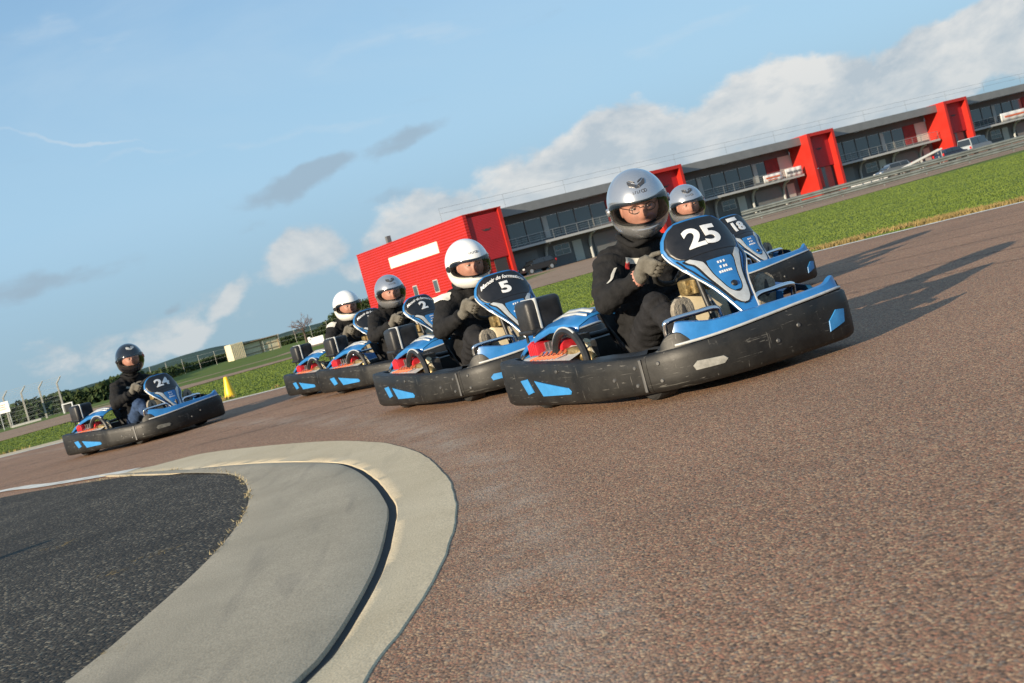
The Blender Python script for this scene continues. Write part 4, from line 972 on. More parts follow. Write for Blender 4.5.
def make_kart():
    k = empty('go_kart', (0, 0, 0), 0, None, 'go-kart', 'go-karts racing on the track')
    # chassis
    bm = BM(); prism(bm, [(-.42, -.27), (.50, -.22), (.56, 0), (.50, .22), (-.42, .27)], .036, .044); obj('floor_tray', bm, m_plastic, k, False)
    bm = BM()
    for s in (-1, 1):
        tube(bm, smooth_path([(.58, s * .10, .07), (.45, s * .24, .07), (.1, s * .27, .065), (-.45, s * .27, .065), (-.80, s * .30, .09)], 5), .014, 8)
        tube(bm, smooth_path([(.30, s * .27, .07), (.28, s * .40, .075), (.10, s * .47, .08), (-.25, s * .50, .08), (-.40, s * .40, .075), (-.42, s * .27, .07)], 4), .011, 8)
    for x in (.58, .1, -.45): tube(bm, [(x, -.27 if x < .5 else -.1, .068), (x, .27 if x < .5 else .1, .068)], .012, 8)
    obj('frame_tube', bm, m_steel, k)
    # wheels
    for x, y, rr, wd in ((.28, -.36, .112, .11), (.28, .36, .112, .11), (-.62, -.43, .122, .16), (-.62, .43, .122, .16)):
        bm = BM(); prof = [(-.5, .62), (-.5, .88), (-.42, .97), (-.25, 1.0), (.25, 1.0), (.42, .97), (.5, .88), (.5, .62)]; n_ = 30; rg = []
        for a, b in prof: rg.append([bm.verts.new((x + rr * b * math.cos(2 * math.pi * q / n_), y + a * wd, rr + rr * b * math.sin(2 * math.pi * q / n_))) for q in range(n_)])
        for a, b in zip(rg, rg[1:] + rg[:1]):
            for q in range(n_): bm.faces.new((a[q], a[(q + 1) % n_], b[(q + 1) % n_], b[q]))
        wl = obj('wheel', bm, m_rubber, k)
        bm = BM(); tube(bm, [(x, y - wd * .42, rr), (x, y + wd * .42, rr)], rr * .60, 24); tube(bm, [(x, y - wd * .5, rr), (x, y + wd * .5, rr)], rr * .2, 12); obj('rim', bm, m_steel, wl)
    bm = BM(); tube(bm, [(-.62, -.40, .122), (-.62, .40, .122)], .016, 10); obj('rear_axle', bm, m_steel, k)
    # bumpers
    fb = obj('front_bumper', bumper_sweep(FULL_FRONT), m_bump, k)
    bolts(fb, FULL_FRONT, [(.045, .3), (.045, .75), (.46, .45), (.55, .62), (.955, .3), (.955, .75)])
    for s0 in (.715,): on_face(FULL_FRONT, [(s0 - .045, .26), (s0 + .03, .36), (s0 + .042, .62), (s0 - .0, .66), (s0 - .04, .48)], m_decal, 'blue_mark', fb)
    mk = on_face(FULL_FRONT, [(.165, .36), (.26, .35), (.275, .44), (.262, .53), (.175, .58), (.158, .48)], m_decal, 'blue_mark', fb)
    for s in (-1, 1):
        path = half(SIDE, s) if s > 0 else SIDE
        if s > 0: path = list(reversed(path))
        sb = obj('side_bumper', bumper_sweep(path), m_bump, k)
        f = (lambda q: q) if s < 0 else (lambda q: 1 - q)
        on_face(path, [(f(.265), .62), (f(.325), .66), (f(.355), .34), (f(.305), .28)], m_decal, 'blue_mark', sb)
        on_face(path, [(f(.375), .62), (f(.42), .58), (f(.62), .42), (f(.635), .33), (f(.625), .26), (f(.42), .24)], m_decal, 'blue_mark', sb)
        bolts(sb, path, [(f(.955), .75), (f(.95), .28), (f(.86), .5), (f(.05), .5), (f(.56), .82)])
        # worn seam plate where the side meets the front
        on_face(path, [(f(.975), .06), (f(.985), .06), (f(.985), .95), (f(.975), .95)], m_boltd, 'seam_strip', sb, off=.0128, nsub=3)
    obj('rear_bumper', bumper_sweep(REAR), m_bump, k)
    # blue front fairing lying on the nose, rising into a horn at each end
    bm = BM(); sm = BM(); P = []; line = []
    path = FULL_FRONT; nP = len(path)
    for i, (x, y, zt) in enumerate(path):
        sfr = i / (nP - 1)
        if not .13 <= sfr <= .80: continue
        e = min(sfr - .13, .80 - sfr); horn = sst(.16, .02, e); n_ = nrm(path, i); wd = .006 + .022 * sst(0, .10, e)
        zb = zt + .004; up = (.028 + .030 * horn + .9 * max(0, .250 - zt)) * sst(-.012, .02, e)
        prof = [(-.012, zb), (-.018, zb + .008), (-.026 - wd * .4, zb + up + .006), (-.030 - wd, zb + up + .010), (-.040 - wd, zb + up - .002), (-.035 - wd, zb - .02)]
        P.append([(x + n_.x * o_, y + n_.y * o_, z) for o_, z in prof]); line.append((x + n_.x * -.013, y + n_.y * -.013, zb + .006))
    grid(bm, P); ff = obj('front_fairing', bm, m_blue, k)
    bm = BM(); tube(bm, line, .0062, 8); obj('silver_edge', bm, m_silver, ff)
    # black cowls behind the horns
    for s in (-1, 1):
        bm = BM(); P = []
        sel = [i for i in range(nP) if (.0 <= i / (nP - 1) <= .20 if s < 0 else .74 <= i / (nP - 1) <= 1)]
        for i in sel:
            x, y, zt = path[i]; n_ = nrm(path, i); e = i / (nP - 1) if s < 0 else 1 - i / (nP - 1); z = zt + (.062 * sst(.03, .13, e) * sst(.22, .15, e) if s < 0 else .050 * sst(.04, .20, e) * sst(.265, .21, e)) + .001
            P.append([(x + n_.x * o_, y + n_.y * o_, z_) for o_, z_ in ((-.006, zt - .012), (-.020, z - .004), (-.034, z + .004), (-.080, z - .002), (-.115, z - .05), (-.12, z - .10))])
        grid(bm, P); obj('corner_cowl', bm, m_bump, k)
    # side pods: dark trough, sticker deck, cover
    for s in (-1, 1):
        bm = BM(); P = []
        for x, z in ((-.86, .225), (-.70, .238), (-.45, .236), (-.20, .225)): P.append([(x, s * .545, z), (x, s * .47, z + .022), (x + .02, s * .40, z + .052), (x + .03, s * .385, z + .0)])
        grid(bm, P); sd_ = obj('pod_deck', bm, m_silver, k)
        bm = BM(); P = []
        for x, z, w_ in ((-.85, .226, .5), (-.70, .239, .55), (-.55, .238, .35), (-.38, .234, .04)): P.append([(x, s * .47, z + .0255), (x + .02 * w_, s * (.47 - .07 * w_), z + .0255 + .030 * w_)])
        grid(bm, P); obj('blue_patch', bm, m_decal, sd_)
        bm = BM()                             # loose orange brush-letter print
        for q in range(6):
            x = -.60 + .052 * q; tube(bm, smooth_path([(x, s * .525, .2535), (x + .035, s * .480, .2640), (x + .015, s * .455, .2755), (x + .045, s * .500, .2600)], 3), .0045, 5)
        obj('orange_lettering', bm, m_orange, sd_)
        bm = BM(); P = []                     # blue cover arching over the wheel / engine
        for x, zo, zi, yo, yi in ((-.84, .275, .330, .470, .250), (-.76, .318, .372, .465, .245), (-.62, .365, .415, .455, .24), (-.48, .392, .432, .445, .235), (-.34, .392, .430, .435, .23), (-.22, .376, .415, .425, .225)):
            P.append([(x, s * yo, zo - .028), (x, s * (yo - .012), zo), (x + .01, s * (yo - .08), (zo + zi) / 2 + .008), (x + .02, s * yi, zi), (x + .02, s * (yi - .01), zi - .03)])
        grid(bm, P); cv = solid(obj('pod_cover', bm, m_blue, k), .008)
        bm = BM()
        def cov(x, f):                        # point just above the cover
            zo = .318 + .11 * (x + .76) / .42 * .75 if x < -.34 else .392; return zo
        for j, (y0, y1) in enumerate(((.30, .325), (.345, .352))):
            P = [[(x, s * y1, zz), (x, s * y0, zz + .010)] for x, zz in ((-.60, .4125 - .012 * j), (-.48, .4335 - .012 * j), (-.34, .4335 - .012 * j), (-.235, .4190 - .012 * j))]; grid(bm, P)
        solid(obj('silver_stripe', bm, m_silver, cv), .004, 0)
        bm = BM(); box(bm, (-.66, s * .405, .372), (.10, .045, .012), rot=Matrix.Rotation(R(-16), 3, 'Y'), bev=.005); obj('vent', bm, m_plate, cv)
        bm = BM(); tube(bm, [(-.28 + .155 * math.cos(t), s * .462, .212 + .155 * math.sin(t)) for t in [math.pi * (i / 16) for i in range(17)]], .019, 8); ar = obj('arch_guard', bm, m_plastic, k)
        bm = BM(); tube(bm, [(-.28 + .172 * math.cos(t), s * .468, .212 + .172 * math.sin(t)) for t in [math.pi * (.30 + .6 * i / 16) for i in range(17)]], .0055, 6); obj('silver_trim', bm, m_silver, ar)
        bm = BM(); P = []                     # front side pod, light blue panel between wheel and driver
        for x, z in ((-.06, .23), (.05, .265), (.18, .285), (.32, .295), (.44, .275)): P.append([(x, s * .455, z - .02), (x, s * .42, z + .022), (x, s * .33, z + .05), (x, s * .27, z + .03), (x, s * .26, z - .05)])
        if s > 0:
            grid(bm, P); pp = obj('side_pod', bm, m_blue, k)
            bm = BM(); grid(bm, [[(x, s * .415, z + .029), (x, s * .345, z + .051)] for x, z in ((.10, .272), (.18, .285), (.30, .2945))]); solid(obj('dark_print', bm, m_plate, pp), .003, 0)
        else:
            bm.free(); bm = BM(); P = []
            for x, z in ((-.12, .19), (.05, .195), (.2, .195), (.36, .20)): P.append([(x, s * (.53 - .10 * max(0, x) / .36), z + .012), (x, s * .42, z + .028), (x, s * .32, z + .01), (x, s * .28, z - .08)])
            grid(bm, P); obj('step_panel', bm, m_plastic, k)
    # engine side (right): air box on a stalk, ribbed red shroud, exhaust clutter
    bm = BM(); box(bm, (-.735, -.345, .452), (.155, .205, .178), bev=.028, seg=3); box(bm, (-.735, -.345, .383), (.165, .214, .022), bev=.008); ab = obj('air_box', bm, m_plastic, k)
    bm = BM()
    for q in [(-.655, -.375)]:
        box(bm, (-.735, -.388, .452), (.166, .013, .186), bev=.004)
    obj('strap', bm, m_silver, ab)
    bm = BM(); tube(bm, [(-.735, -.34, .37), (-.72, -.34, .30), (-.66, -.34, .26)], [.035, .03, .03], 12); box(bm, (-.735, -.345, .345), (.09, .10, .05), bev=.01); obj('intake_neck', bm, m_tank, ab)
    bm = BM()
    for q in range(5): box(bm, (-.695 + .021 * q, -.432, .302 - .004 * abs(q - 2)), (.013, .085, .07 - .006 * abs(q - 2)), bev=.005)
    box(bm, (-.655, -.425, .298), (.09, .07, .055), bev=.01); obj('red_shroud', bm, m_red, k)
    bm = BM(); tube(bm, [(-.49, -.40, .29), (-.40, -.41, .29)], [.034, .028], 14); tube(bm, [(-.40, -.41, .29), (-.37, -.41, .285)], .04, 14); obj('red_cap', bm, m_red, k)
    bm = BM(); box(bm, (-.55, -.34, .20), (.30, .2, .17), bev=.02)
    for q in range(7): box(bm, (-.68 + .04 * q, -.34, .295), (.014, .17, .05))
    obj('engine', bm, m_steel, k)
    bm = BM(); tube(bm, smooth_path([(-.45, -.42, .22), (-.36, -.43, .25), (-.24, -.43, .25), (-.18, -.40, .20)], 5), .03, 10); obj('exhaust', bm, m_brass, k)
    bm = BM(); box(bm, (-.22, -.40, .25), (.06, .03, .08), bev=.012); tube(bm, [(-.26, -.42, .23), (-.20, -.40, .30)], .018, 8); obj('fuel_filter', bm, m_tank, k)
    bm = BM(); tube(bm, smooth_path([(-.80, -.40, .24), (-.79, -.42, .36), (-.76, -.40, .40)], 4), .008, 7); tube(bm, smooth_path([(-.84, -.28, .24), (-.83, -.30, .38), (-.83, -.34, .47), (-.80, -.42, .50)], 4), .006, 6); obj('cable', bm, m_rubber, k)
    bm = BM(); tube(bm, smooth_path([(-.83, -.5, .18), (-.80, -.45, .27), (-.80, -.30, .29), (-.81, 0, .27), (-.80, .30, .29), (-.80, .45, .27), (-.83, .5, .18)], 5), .016, 10); obj('rear_hoop', bm, m_plastic, k)
    # seat
    bm = BM(); P = []
    for x, z, hw_, wing in ((.02, .10, .15, .03), (-.10, .065, .18, .07), (-.24, .062, .20, .16), (-.33, .10, .205, .22), (-.39, .22, .205, .17), (-.43, .36, .20, .10), (-.455, .48, .175, .05), (-.46, .515, .13, .02)):
        row = []
        for j in range(13):
            u = -1 + j / 6; row.append((x + (.0 if z > .2 else 0) + (wing * .45 if z > .15 else 0) * abs(u) ** 3, u * hw_, z + (wing * abs(u) ** 3.2 if z < .2 else wing * .2 * abs(u) ** 4)))
        P.append(row)
    grid(bm, P); solid(obj('seat', bm, m_seat, k), .012)
    # tank between the legs, steering column, struts, pedals, foot bars
    bm = BM(); box(bm, (.17, .005, .245), (.17, .235, .30), rot=Matrix.Rotation(R(-12), 3, 'Y'), bev=.03, seg=3)
    tk = obj('fuel_tank', bm, m_tank, k)
    bm = BM(); tube(bm, [(.13, .05, .395), (.125, .05, .425)], .03, 14); obj('cap', bm, m_plastic, tk)
    bm = BM(); box(bm, (.24, -.06, .43), (.07, .09, .07), bev=.012); box(bm, (.25, .04, .45), (.06, .08, .06), bev=.012); tube(bm, [(.28, -.10, .42), (.28, -.02, .46), (.27, .09, .45)], .014, 8); tube(bm, [(.29, -.07, .40), (.30, -.07, .46)], .02, 10); tube(bm, [(.27, .0, .40), (.29, .02, .47)], .017, 10); obj('steering_mount', bm, m_brass, k)
    bm = BM(); tube(bm, [(.46, 0, .10), (.13, 0, .545)], .011, 10); obj('steering_column', bm, m_steel, k)
    bm = BM()
    for s in (-1, 1): tube(bm, [(.44, s * .075, .06), (.335, s * .085, .52)], .013, 10)
    tube(bm, [(.48, 0, .06), (.50, 0, .34)], .013, 8); obj('fairing_strut', bm, m_plastic, k)
    for s in (-1, 1):
        bm = BM()
        tube(bm, smooth_path([(.40, s * .33, .18), (.415, s * .345, .295), (.43, s * .325, .325), (.455, s * .20, .328), (.47, s * .115, .325), (.47, s * .095, .29), (.47, s * .095, .14)], 6), .0125, 10)
        obj('foot_bar', bm, m_chrome, k)
        bm = BM(); tube(bm, [(.42, s * .20, .07), (.40, s * .20, .22)], .008, 8); box(bm, (.40, s * .20, .235), (.014, .075, .06), bev=.004); obj('pedal', bm, m_steel, k)
    # steering wheel
    c_ = Vector((.135, 0, .545)); ax = Vector((-.62, 0, .78)).normalized(); up = Vector((.78, 0, .62)).normalized(); lat = Vector((0, 1, 0))
    bm = BM(); tube(bm, [c_ + (up * math.sin(t) + lat * math.cos(t)) * .145 for t in [2 * math.pi * i / 40 for i in range(40)]], .0135, 10, closed=True)
    sw = obj('steering_wheel', bm, m_rubber, k)
    bm = BM()
    for t in (-R(90), R(10), R(170)): tube(bm, [c_ - ax * .02, c_ + (up * math.sin(t) + lat * math.cos(t)) * .138], .009, 8)
    tube(bm, [c_ - ax * .035, c_ - ax * .005], .035, 16); obj('spoke', bm, m_steel, sw)
    # steering fairing and number plate
    bm = BM(); P = []
    for i in range(61):
        v = .54 * i / 60; h_ = hw(v); P.append([fair(-h_ + 2 * h_ * j / 24, v, 0) for j in range(25)])
    grid(bm, P); fr = solid(obj('steering_fairing', bm, m_blue, k), .012)
    bm = BM(); line = [fair(-hw(v) , v, .001) for v in [.54 * i / 40 for i in range(8, 41)]] ; tube(bm, line, .0042, 6); line = [fair(hw(v), v, .001) for v in [.54 * i / 40 for i in range(8, 41)]]; tube(bm, line, .0042, 6); obj('silver_edge', bm, m_silver, fr)
    # black lining drawn round the silver arms
    inn = lambda v: hw(v, CEN)
    armo = [(.196, .140), (.215, .132), (.235, .116), (.26, .105), (.30, .088), (.34, .073), (.38, .060), (.42, .048), (.455, .034), (.475, .018), (.482, .003)]
    armi = [(.196, .122), (.215, .102), (.236, .080), (.26, .074), (.30, .064), (.34, .052), (.38, .042), (.40, .033), (.414, .021), (.424, .006)]
    bm = BM()
    for s in (-1, 1): fair_strip(bm, lambda v: s * (hw(v, armo) + .009), lambda v: 0 * s, .192, .487, .0045, 50, 6)
    bl = obj('black_inlay', bm, m_plate, fr)
    bm = BM()
    for s in (-1, 1):
        fair_strip(bm, lambda v: s * hw(v, armo), lambda v: s * (hw(v, armi) if v < .424 else 0), .197, .481, .0075, 60, 6)
    obj('silver_arm', bm, m_silver, fr)
    bm = BM()
    for s in (-1, 1):
        fair_strip(bm, lambda v: s * (inn(v) - .001), lambda v: 0, .238, .412, .0085, 30, 5)
    obj('blue_centre', bm, m_blue, fr)
    bm = BM()
    for v, ws in ((.262, (-.018, -.004, .012)), (.285, (-.016, .002, .014)), (.308, (-.03, -.018, -.006, .006, .018, .028))):
        for u in ws: fair_strip(bm, lambda q, u=u: u - .004, lambda q, u=u: u + .004, v - .006, v + .005, .0105, 3, 1, .001)
    obj('white_marks', bm, m_num, fr)
    bm = BM(); p_ = fair(0, .378, .008); q_ = fair(0, .378, .016); tube(bm, [p_, q_], [.016, .012], 16); obj('bolt', bm, m_plate, fr)
    # blue/black outer swoosh below the plate
    bm = BM()
    for s in (-1, 1): fair_strip(bm, lambda v: s * (hw(v) - .012), lambda v: s * (hw(v) - .018), .175, .46, .0035, 40, 1, .002)
    obj('black_line', bm, m_plate, fr)
    bm = BM(); NP = [(.012, .100), (.03, .138), (.058, .164), (.095, .180), (.13, .178), (.160, .165), (.180, .150), (.186, .135)]
    P = []
    for i in range(31):
        v = .010 + .180 * i / 30; h_ = hw(v, NP); sag = lambda u, v=v: v + (.024 * (1 - (u / .15) ** 2) if False else 0)
        P.append([fair(-h_ + 2 * h_ * j / 24, v, .005) for j in range(25)])
    grid(bm, P); solid(obj('number_plate', bm, m_plate, k), .006)
    bm = BM()                                 # black visor-like back rim above the plate
    P = []
    for i in range(25):
        t = -1 + 2 * i / 24; u = t * .150; a = fair(u, .012 + .035 * t * t, -.004); P.append([a, a + Vector((-.03, 0, .006)), a + Vector((-.06, 0, -.02))])
    grid(bm, P); solid(obj('back_rim', bm, m_plate, k), .006)
    return k
def wrap_text(me, u0, v0, off=.0075, mirror=True):
    for vtx in me.vertices:
        u, v, e = vtx.co.x, -vtx.co.y, vtx.co.z
        p = fair(u0 + u, v0 + v, off + e); vtx.co = p
    return me
def number_on(kart, s, size=.112, script=None, patch=False):
    pl = [c for c in kids(kart) if c.name.startswith('number_plate')][0]
    me = text_mesh(s, size * 1.03, .001, .0042, xs=1.40)
    bm = BM(); bm.from_mesh(me); bmesh.ops.subdivide_edges(bm, edges=[e for e in bm.edges if e.calc_length() > .02], cuts=2); bm.to_mesh(me); bm.free()
    for p in me.polygons: p.material_index = 0
    wrap_text(me, 0, .108 if script is None and not patch else .122); o = link('number', me, pl, m_num, False)
    if script:
        me = text_mesh(script, .036, .001, .0006, shear=.3)
        for v_ in me.vertices: v_.co.y -= 1.6 * v_.co.x ** 2
        wrap_text(me, 0, .044); link('script_lettering', me, pl, m_num, False)
    if patch:
        bm = BM(); fair_strip(bm, lambda v: -.065, lambda v: .035, .030, .062, .0085, 4, 6, .002); obj('white_patch', bm, m_num, pl)
# ------------------------------------------------------------------ drivers
from mathutils.bvhtree import BVHTree
HSA, HSB, HU, HD = .172, .141, .158, .172    # helmet half length, half width, height above / below its centre
def hel(phi, th, k=1.0, off=0.):             # helmet surface: phi from straight ahead, th elevation
    c_, s_ = math.cos(th), math.sin(th)
    x, y = HSA * c_ * math.cos(phi), HSB * c_ * math.sin(phi); z = (HU if th > 0 else HD) * s_
    if th < 0:
        fr = max(0, math.cos(phi)); x += .030 * fr ** 2 * sst(0, -.9, th); sq = sst(0, -1.1, th); x *= 1 + .10 * sq; y *= 1 + .16 * sq - .10 * sq * fr
    p = Vector((x * k, y * k, z * k)); return p + p.normalized() * off
PW, PU, PL = R(74), R(10.5), R(-25)
def port(phi, th, gr=0.):                    # <1 inside the eye opening
    c0 = (PU + PL) / 2; return (abs(phi) / (PW + gr)) ** 3.2 + (abs(th - c0 - .05 * abs(phi)) / ((PU - PL) / 2 + gr)) ** 3.2
def build_helmet_meshes():
    nu, nv = 168, 110; t0, t1 = R(-62), R(90); bm = BM(); V = []
    for j in range(nv): 
        th = t0 + (t1 - t0) * j / nv; V.append([bm.verts.new(hel(-math.pi + 2 * math.pi * i / nu, th)) for i in range(nu)])
    top = bm.verts.new(hel(0, t1))
    for j in range(nv):
        for i in range(nu):
            i2 = (i + 1) % nu; ph = -math.pi + 2 * math.pi * (i + .5) / nu; th = t0 + (t1 - t0) * (j + .5) / nv
            if port(ph, th) < 1: continue
            if j < nv - 1: bm.faces.new((V[j][i], V[j][i2], V[j + 1][i2], V[j + 1][i]))
            else: bm.faces.new((V[j][i], V[j][i2], top))
    loose = [v for v in bm.verts if not v.link_faces]; bmesh.ops.delete(bm, geom=loose, context='VERTS')
    for it in range(14):
        bv = [v for v in bm.verts if v.is_boundary and v.co.z > -.13]; new = {}
        for v in bv:
            ns = [e.other_vert(v) for e in v.link_edges if e.is_boundary]
            if len(ns) == 2: new[v] = v.co.lerp((ns[0].co + ns[1].co) / 2, .6)
        for v, c_ in new.items(): v.co = c_
    bmesh.ops.recalc_face_normals(bm, faces=bm.faces); shell = bpy.data.meshes.new('helmet'); bm.to_mesh(shell); bm.free()
    def edge(k, gr, n=90):                    # closed curve round the opening
        o = []; c0 = (PU + PL) / 2; hh = (PU - PL) / 2 + gr
        for i in range(n):
            t = 2 * math.pi * i / n; cx, sx_ = math.cos(t), math.sin(t); e = 2 / 3.2
            ph = (PW + gr) * abs(cx) ** e * (1 if cx > 0 else -1); th = c0 + hh * abs(sx_) ** e * (1 if sx_ > 0 else -1) + .05 * abs(ph); o.append(hel(ph, th, k))
        return o
    bm = BM(); tube(bm, edge(1.0, .01), .0055, 8, closed=True); gas = bpy.data.meshes.new('gasket'); bmesh.ops.recalc_face_normals(bm, faces=bm.faces); bm.to_mesh(gas); bm.free()
    bm = BM(); P = []; c0 = (PU + PL) / 2
    for j in range(19):
        row = []
        for i in range(49):
            u, v = -1 + 2 * i / 48, -1 + 2 * j / 18; ph = u * (PW + R(7)); vv = v * (1 - .28 * abs(u) ** 6); th = c0 + vv * ((PU - PL) / 2 + R(3.0)) + .05 * abs(ph); row.append(hel(ph, th, 1.0, .0075 - .004 * abs(u) ** 4))
        P.append(row)
    grid(bm, P); bmesh.ops.recalc_face_normals(bm, faces=bm.faces); vis = bpy.data.meshes.new('visor'); bm.to_mesh(vis); bm.free()
    bm = BM()                                  # visor hinges, chin vent surround, brow vent
    for s in (-1, 1):
        p = hel(s * (PW + R(9)), c0 + .05 * PW); d = p.normalized(); tube(bm, [p, p + d * .012], [.022, .017], 18)
    hin = bpy.data.meshes.new('visor_hinge'); bmesh.ops.recalc_face_normals(bm, faces=bm.faces); bm.to_mesh(hin); bm.free()
    bm = BM(); P = []
    for j in range(5): P.append([hel(R(-34) + R(68) * i / 20, R(-36) + R(6) * (j / 4 - .5) * (1 - abs(i / 10 - 1) ** 2 * .8) + R(4) * (i / 10 - 1) ** 2, 1, .004 if j not in (0, 4) else -.002) for i in range(21)])
    grid(bm, P); bmesh.ops.recalc_face_normals(bm, faces=bm.faces); chin = bpy.data.meshes.new('chin_vent'); bm.to_mesh(chin); bm.free()
    bm = BM()                                  # winged brow emblem
    def wing(pts, off0, off1):
        a = [bm.verts.new(hel(R(x), R(y), 1, off1)) for x, y in pts]; b = [bm.verts.new(hel(R(x), R(y), 1, off0)) for x, y in pts]; bm.faces.new(a); bm.faces.new(b)
        for i in range(len(pts)): bm.faces.new((a[i], a[(i + 1) % len(pts)], b[(i + 1) % len(pts)], b[i]))
    for s in (-1, 1):
        wing([(s * 2, 41), (s * 12, 44), (s * 25, 50), (s * 24, 45), (s * 20, 40), (s * 12, 38.5), (s * 6, 36)], -.004, .005)
        wing([(s * 4, 44.5), (s * 14, 47.5), (s * 22, 51.5), (s * 12, 50), (s * 4, 47)], -.004, .0035)
    wing([(-5, 35), (5, 35), (0, 41)], -.004, .004)
    emb = bpy.data.meshes.new('brow_emblem'); bmesh.ops.recalc_face_normals(bm, faces=bm.faces); bm.to_mesh(emb); bm.free()
    bm = BM()                                  # short row of dark maker's lettering on the forehead
    for i, x in enumerate((-13, -8.5, -4, .5)): wing([(x, 25.5), (x + 1.1, 25.5), (x + 1.5, 29), (x + 2.8, 29), (x + 2.8, 30), (x, 30)] if i % 2 else [(x, 25.5), (x + 3, 25.5), (x + 3, 26.6), (x + 1, 26.6), (x + 1, 30), (x, 30)], -.003, .0012)
    tube(bm, [hel(R(9) + R(3.6) * math.cos(t), R(27.8) + R(2.6) * math.sin(t), 1, .0) for t in [2 * math.pi * i / 16 for i in range(16)]], .0017, 5, closed=True)
    tube(bm, [hel(R(14) + R(3.2) * math.cos(t), R(27.8) + R(2.6) * math.sin(t), 1, .0) for t in [2 * math.pi * i / 16 for i in range(16)]], .0017, 5, closed=True)
    let = bpy.data.meshes.new('brow_lettering'); bmesh.ops.recalc_face_normals(bm, faces=bm.faces); bm.to_mesh(let); bm.free()
    return shell, gas, vis, hin, chin, emb, let
HM = build_helmet_meshes()
def head_bmesh(T, spect=False):               # a head with a face, T places it
    bm = BM(); nu, nv = 64, 48; V = []
    g = lambda a, s: math.exp(-(a / s) ** 2)
    for j in range(1, nv):
        th = -math.pi / 2 + math.pi * j / nv; row = []
        for i in range(nu):
            ph = -math.pi + 2 * math.pi * i / nu; x, y, z = .096 * math.cos(th) * math.cos(ph), .076 * math.cos(th) * math.sin(ph), .120 * math.sin(th)
            if z < -.02: y *= 1 - .25 * sst(-.02, -.11, z)
            if x > 0:
                f = sst(0, .05, x)
                x += f * (.023 * g(y, .012) * (g(z + .020, .018) + .5 * g(z - .002, .018)) + .006 * g(abs(y) - .013, .008) * g(z + .030, .009) - .011 * g(abs(y) - .032, .016) * g(z - .012, .013)
                          + .006 * g(z - .036, .010) * g(y, .05) + .006 * g(abs(y) - .040, .018) * g(z + .020, .020) + .006 * g(y, .024) * (g(z + .057, .006) + g(z + .069, .006)) - .003 * g(y, .026) * g(z + .063, .003) + .008 * g(y, .022) * g(z + .095, .014) + .004 * g(y, .06) * g(z + .08, .03))
            row.append(bm.verts.new((x, y, z)))
        V.append(row)
    b0 = bm.verts.new((0, 0, -.12)); t0 = bm.verts.new((0, 0, .12))
    def mi(c): 
        if c.x > .07 and abs(c.y) < .025 and -.073 < c.z < -.052: return 3
        if c.x > .06 and .016 < abs(c.y) < .052 and .028 < c.z < .035: return 4
        return 2
    for i in range(nu):
        i2 = (i + 1) % nu; bm.faces.new((b0, V[0][i2], V[0][i])); bm.faces.new((t0, V[-1][i], V[-1][i2]))
        for a, b in zip(V, V[1:]): bm.faces.new((a[i], a[i2], b[i2], b[i]))
    for f in bm.faces: f.material_index = mi(f.calc_center_median()); f.smooth = True
    for s in (-1, 1):
        n0 = len(bm.verts); ellipsoid(bm, (.0735, s * .032, .012), (.0132, .0142, .0078), 14, 10, mi=5); ellipsoid(bm, (.0820, s * .032, .011), (.0062, .0068, .0066), 10, 8, mi=6)
        ellipsoid(bm, (.0735, s * .032, .0175), (.0150, .0172, .0092), 14, 8, mi=2)   # lid
        ellipsoid(bm, (-.005, s * .074, -.005), (.018, .008, .030), 10, 8, mi=2)      # ear
    bmesh.ops.transform(bm, matrix=T, verts=bm.verts); return bm
WC = Vector((.135, 0, .545)); WAX = Vector((-.62, 0, .78)).normalized(); WUP = Vector((.78, 0, .62)).normalized(); LAT = Vector((0, 1, 0))
def glove_mesh(s):
    t = R(8); o = (WUP * math.sin(t) + LAT * s * math.cos(t)).normalized(); tg = (WUP * math.cos(t) - LAT * s * math.sin(t)).normalized(); n_ = WAX; c_ = WC + o * .145
    bm = BM(); wr = wrist(s)
    pm = c_ + o * .030 + n_ * .018                                       # palm lies along the outside of the rim
    for q in (-.030, -.010, .010, .030): capsule(bm, c_ + o * .040 + n_ * .030 + tg * q * .75 - Vector((.020, 0, 0)), c_ + o * .026 - n_ * .012 + tg * q, .0195, .0150, 10, 4)
    capsule(bm, wr + (c_ - wr) * .10, c_ + o * .040 + n_ * .030 - Vector((.022, 0, 0)), .034, .030, 12, 4)
    capsule(bm, wr, wr + (c_ - wr) * .22, .037, .033, 12, 4)
    me1 = remeshed(bm, .0055, 5)
    bm = BM(); bm.from_mesh(me1); bpy.data.meshes.remove(me1)
    for q, ln in ((-.036, .90), (-.0125, 1.0), (.0115, .97), (.034, .82)):   # four fingers curled round the rim
        k = ln; pts = [c_ + o * .030 - n_ * .006 + tg * q, c_ + o * .014 - n_ * .0285 * k + tg * q, c_ - o * .012 * k - n_ * .0285 + tg * (q * .96), c_ - o * .0285 * k - n_ * .006 + tg * (q * .92)]
        f = BM(); 
        for a, b, r0, r1 in zip(pts, pts[1:], (.0112, .0106, .0098), (.0106, .0098, .0088)): capsule(f, a, b, r0, r1, 10, 4)
        m2 = remeshed(f, .0042, 3); bm.from_mesh(m2); bpy.data.meshes.remove(m2)
    f = BM(); pts = [c_ + o * .034 + n_ * .030 + tg * .010, c_ + o * .016 + n_ * .034 + tg * .036, c_ - o * .006 + n_ * .022 + tg * .056]; capsule(f, pts[0], pts[1], .0145, .0125, 10, 4); capsule(f, pts[1], pts[2], .0125, .0105, 10, 4)
    m2 = remeshed(f, .0042, 3); bm.from_mesh(m2); bpy.data.meshes.remove(m2)
    me = bpy.data.meshes.new('glove'); bm.to_mesh(me); bm.free(); return me
def wrist(s): return Vector((.040, s * .192, .520))
GL = {s: glove_mesh(s) for s in (-1, 1)}
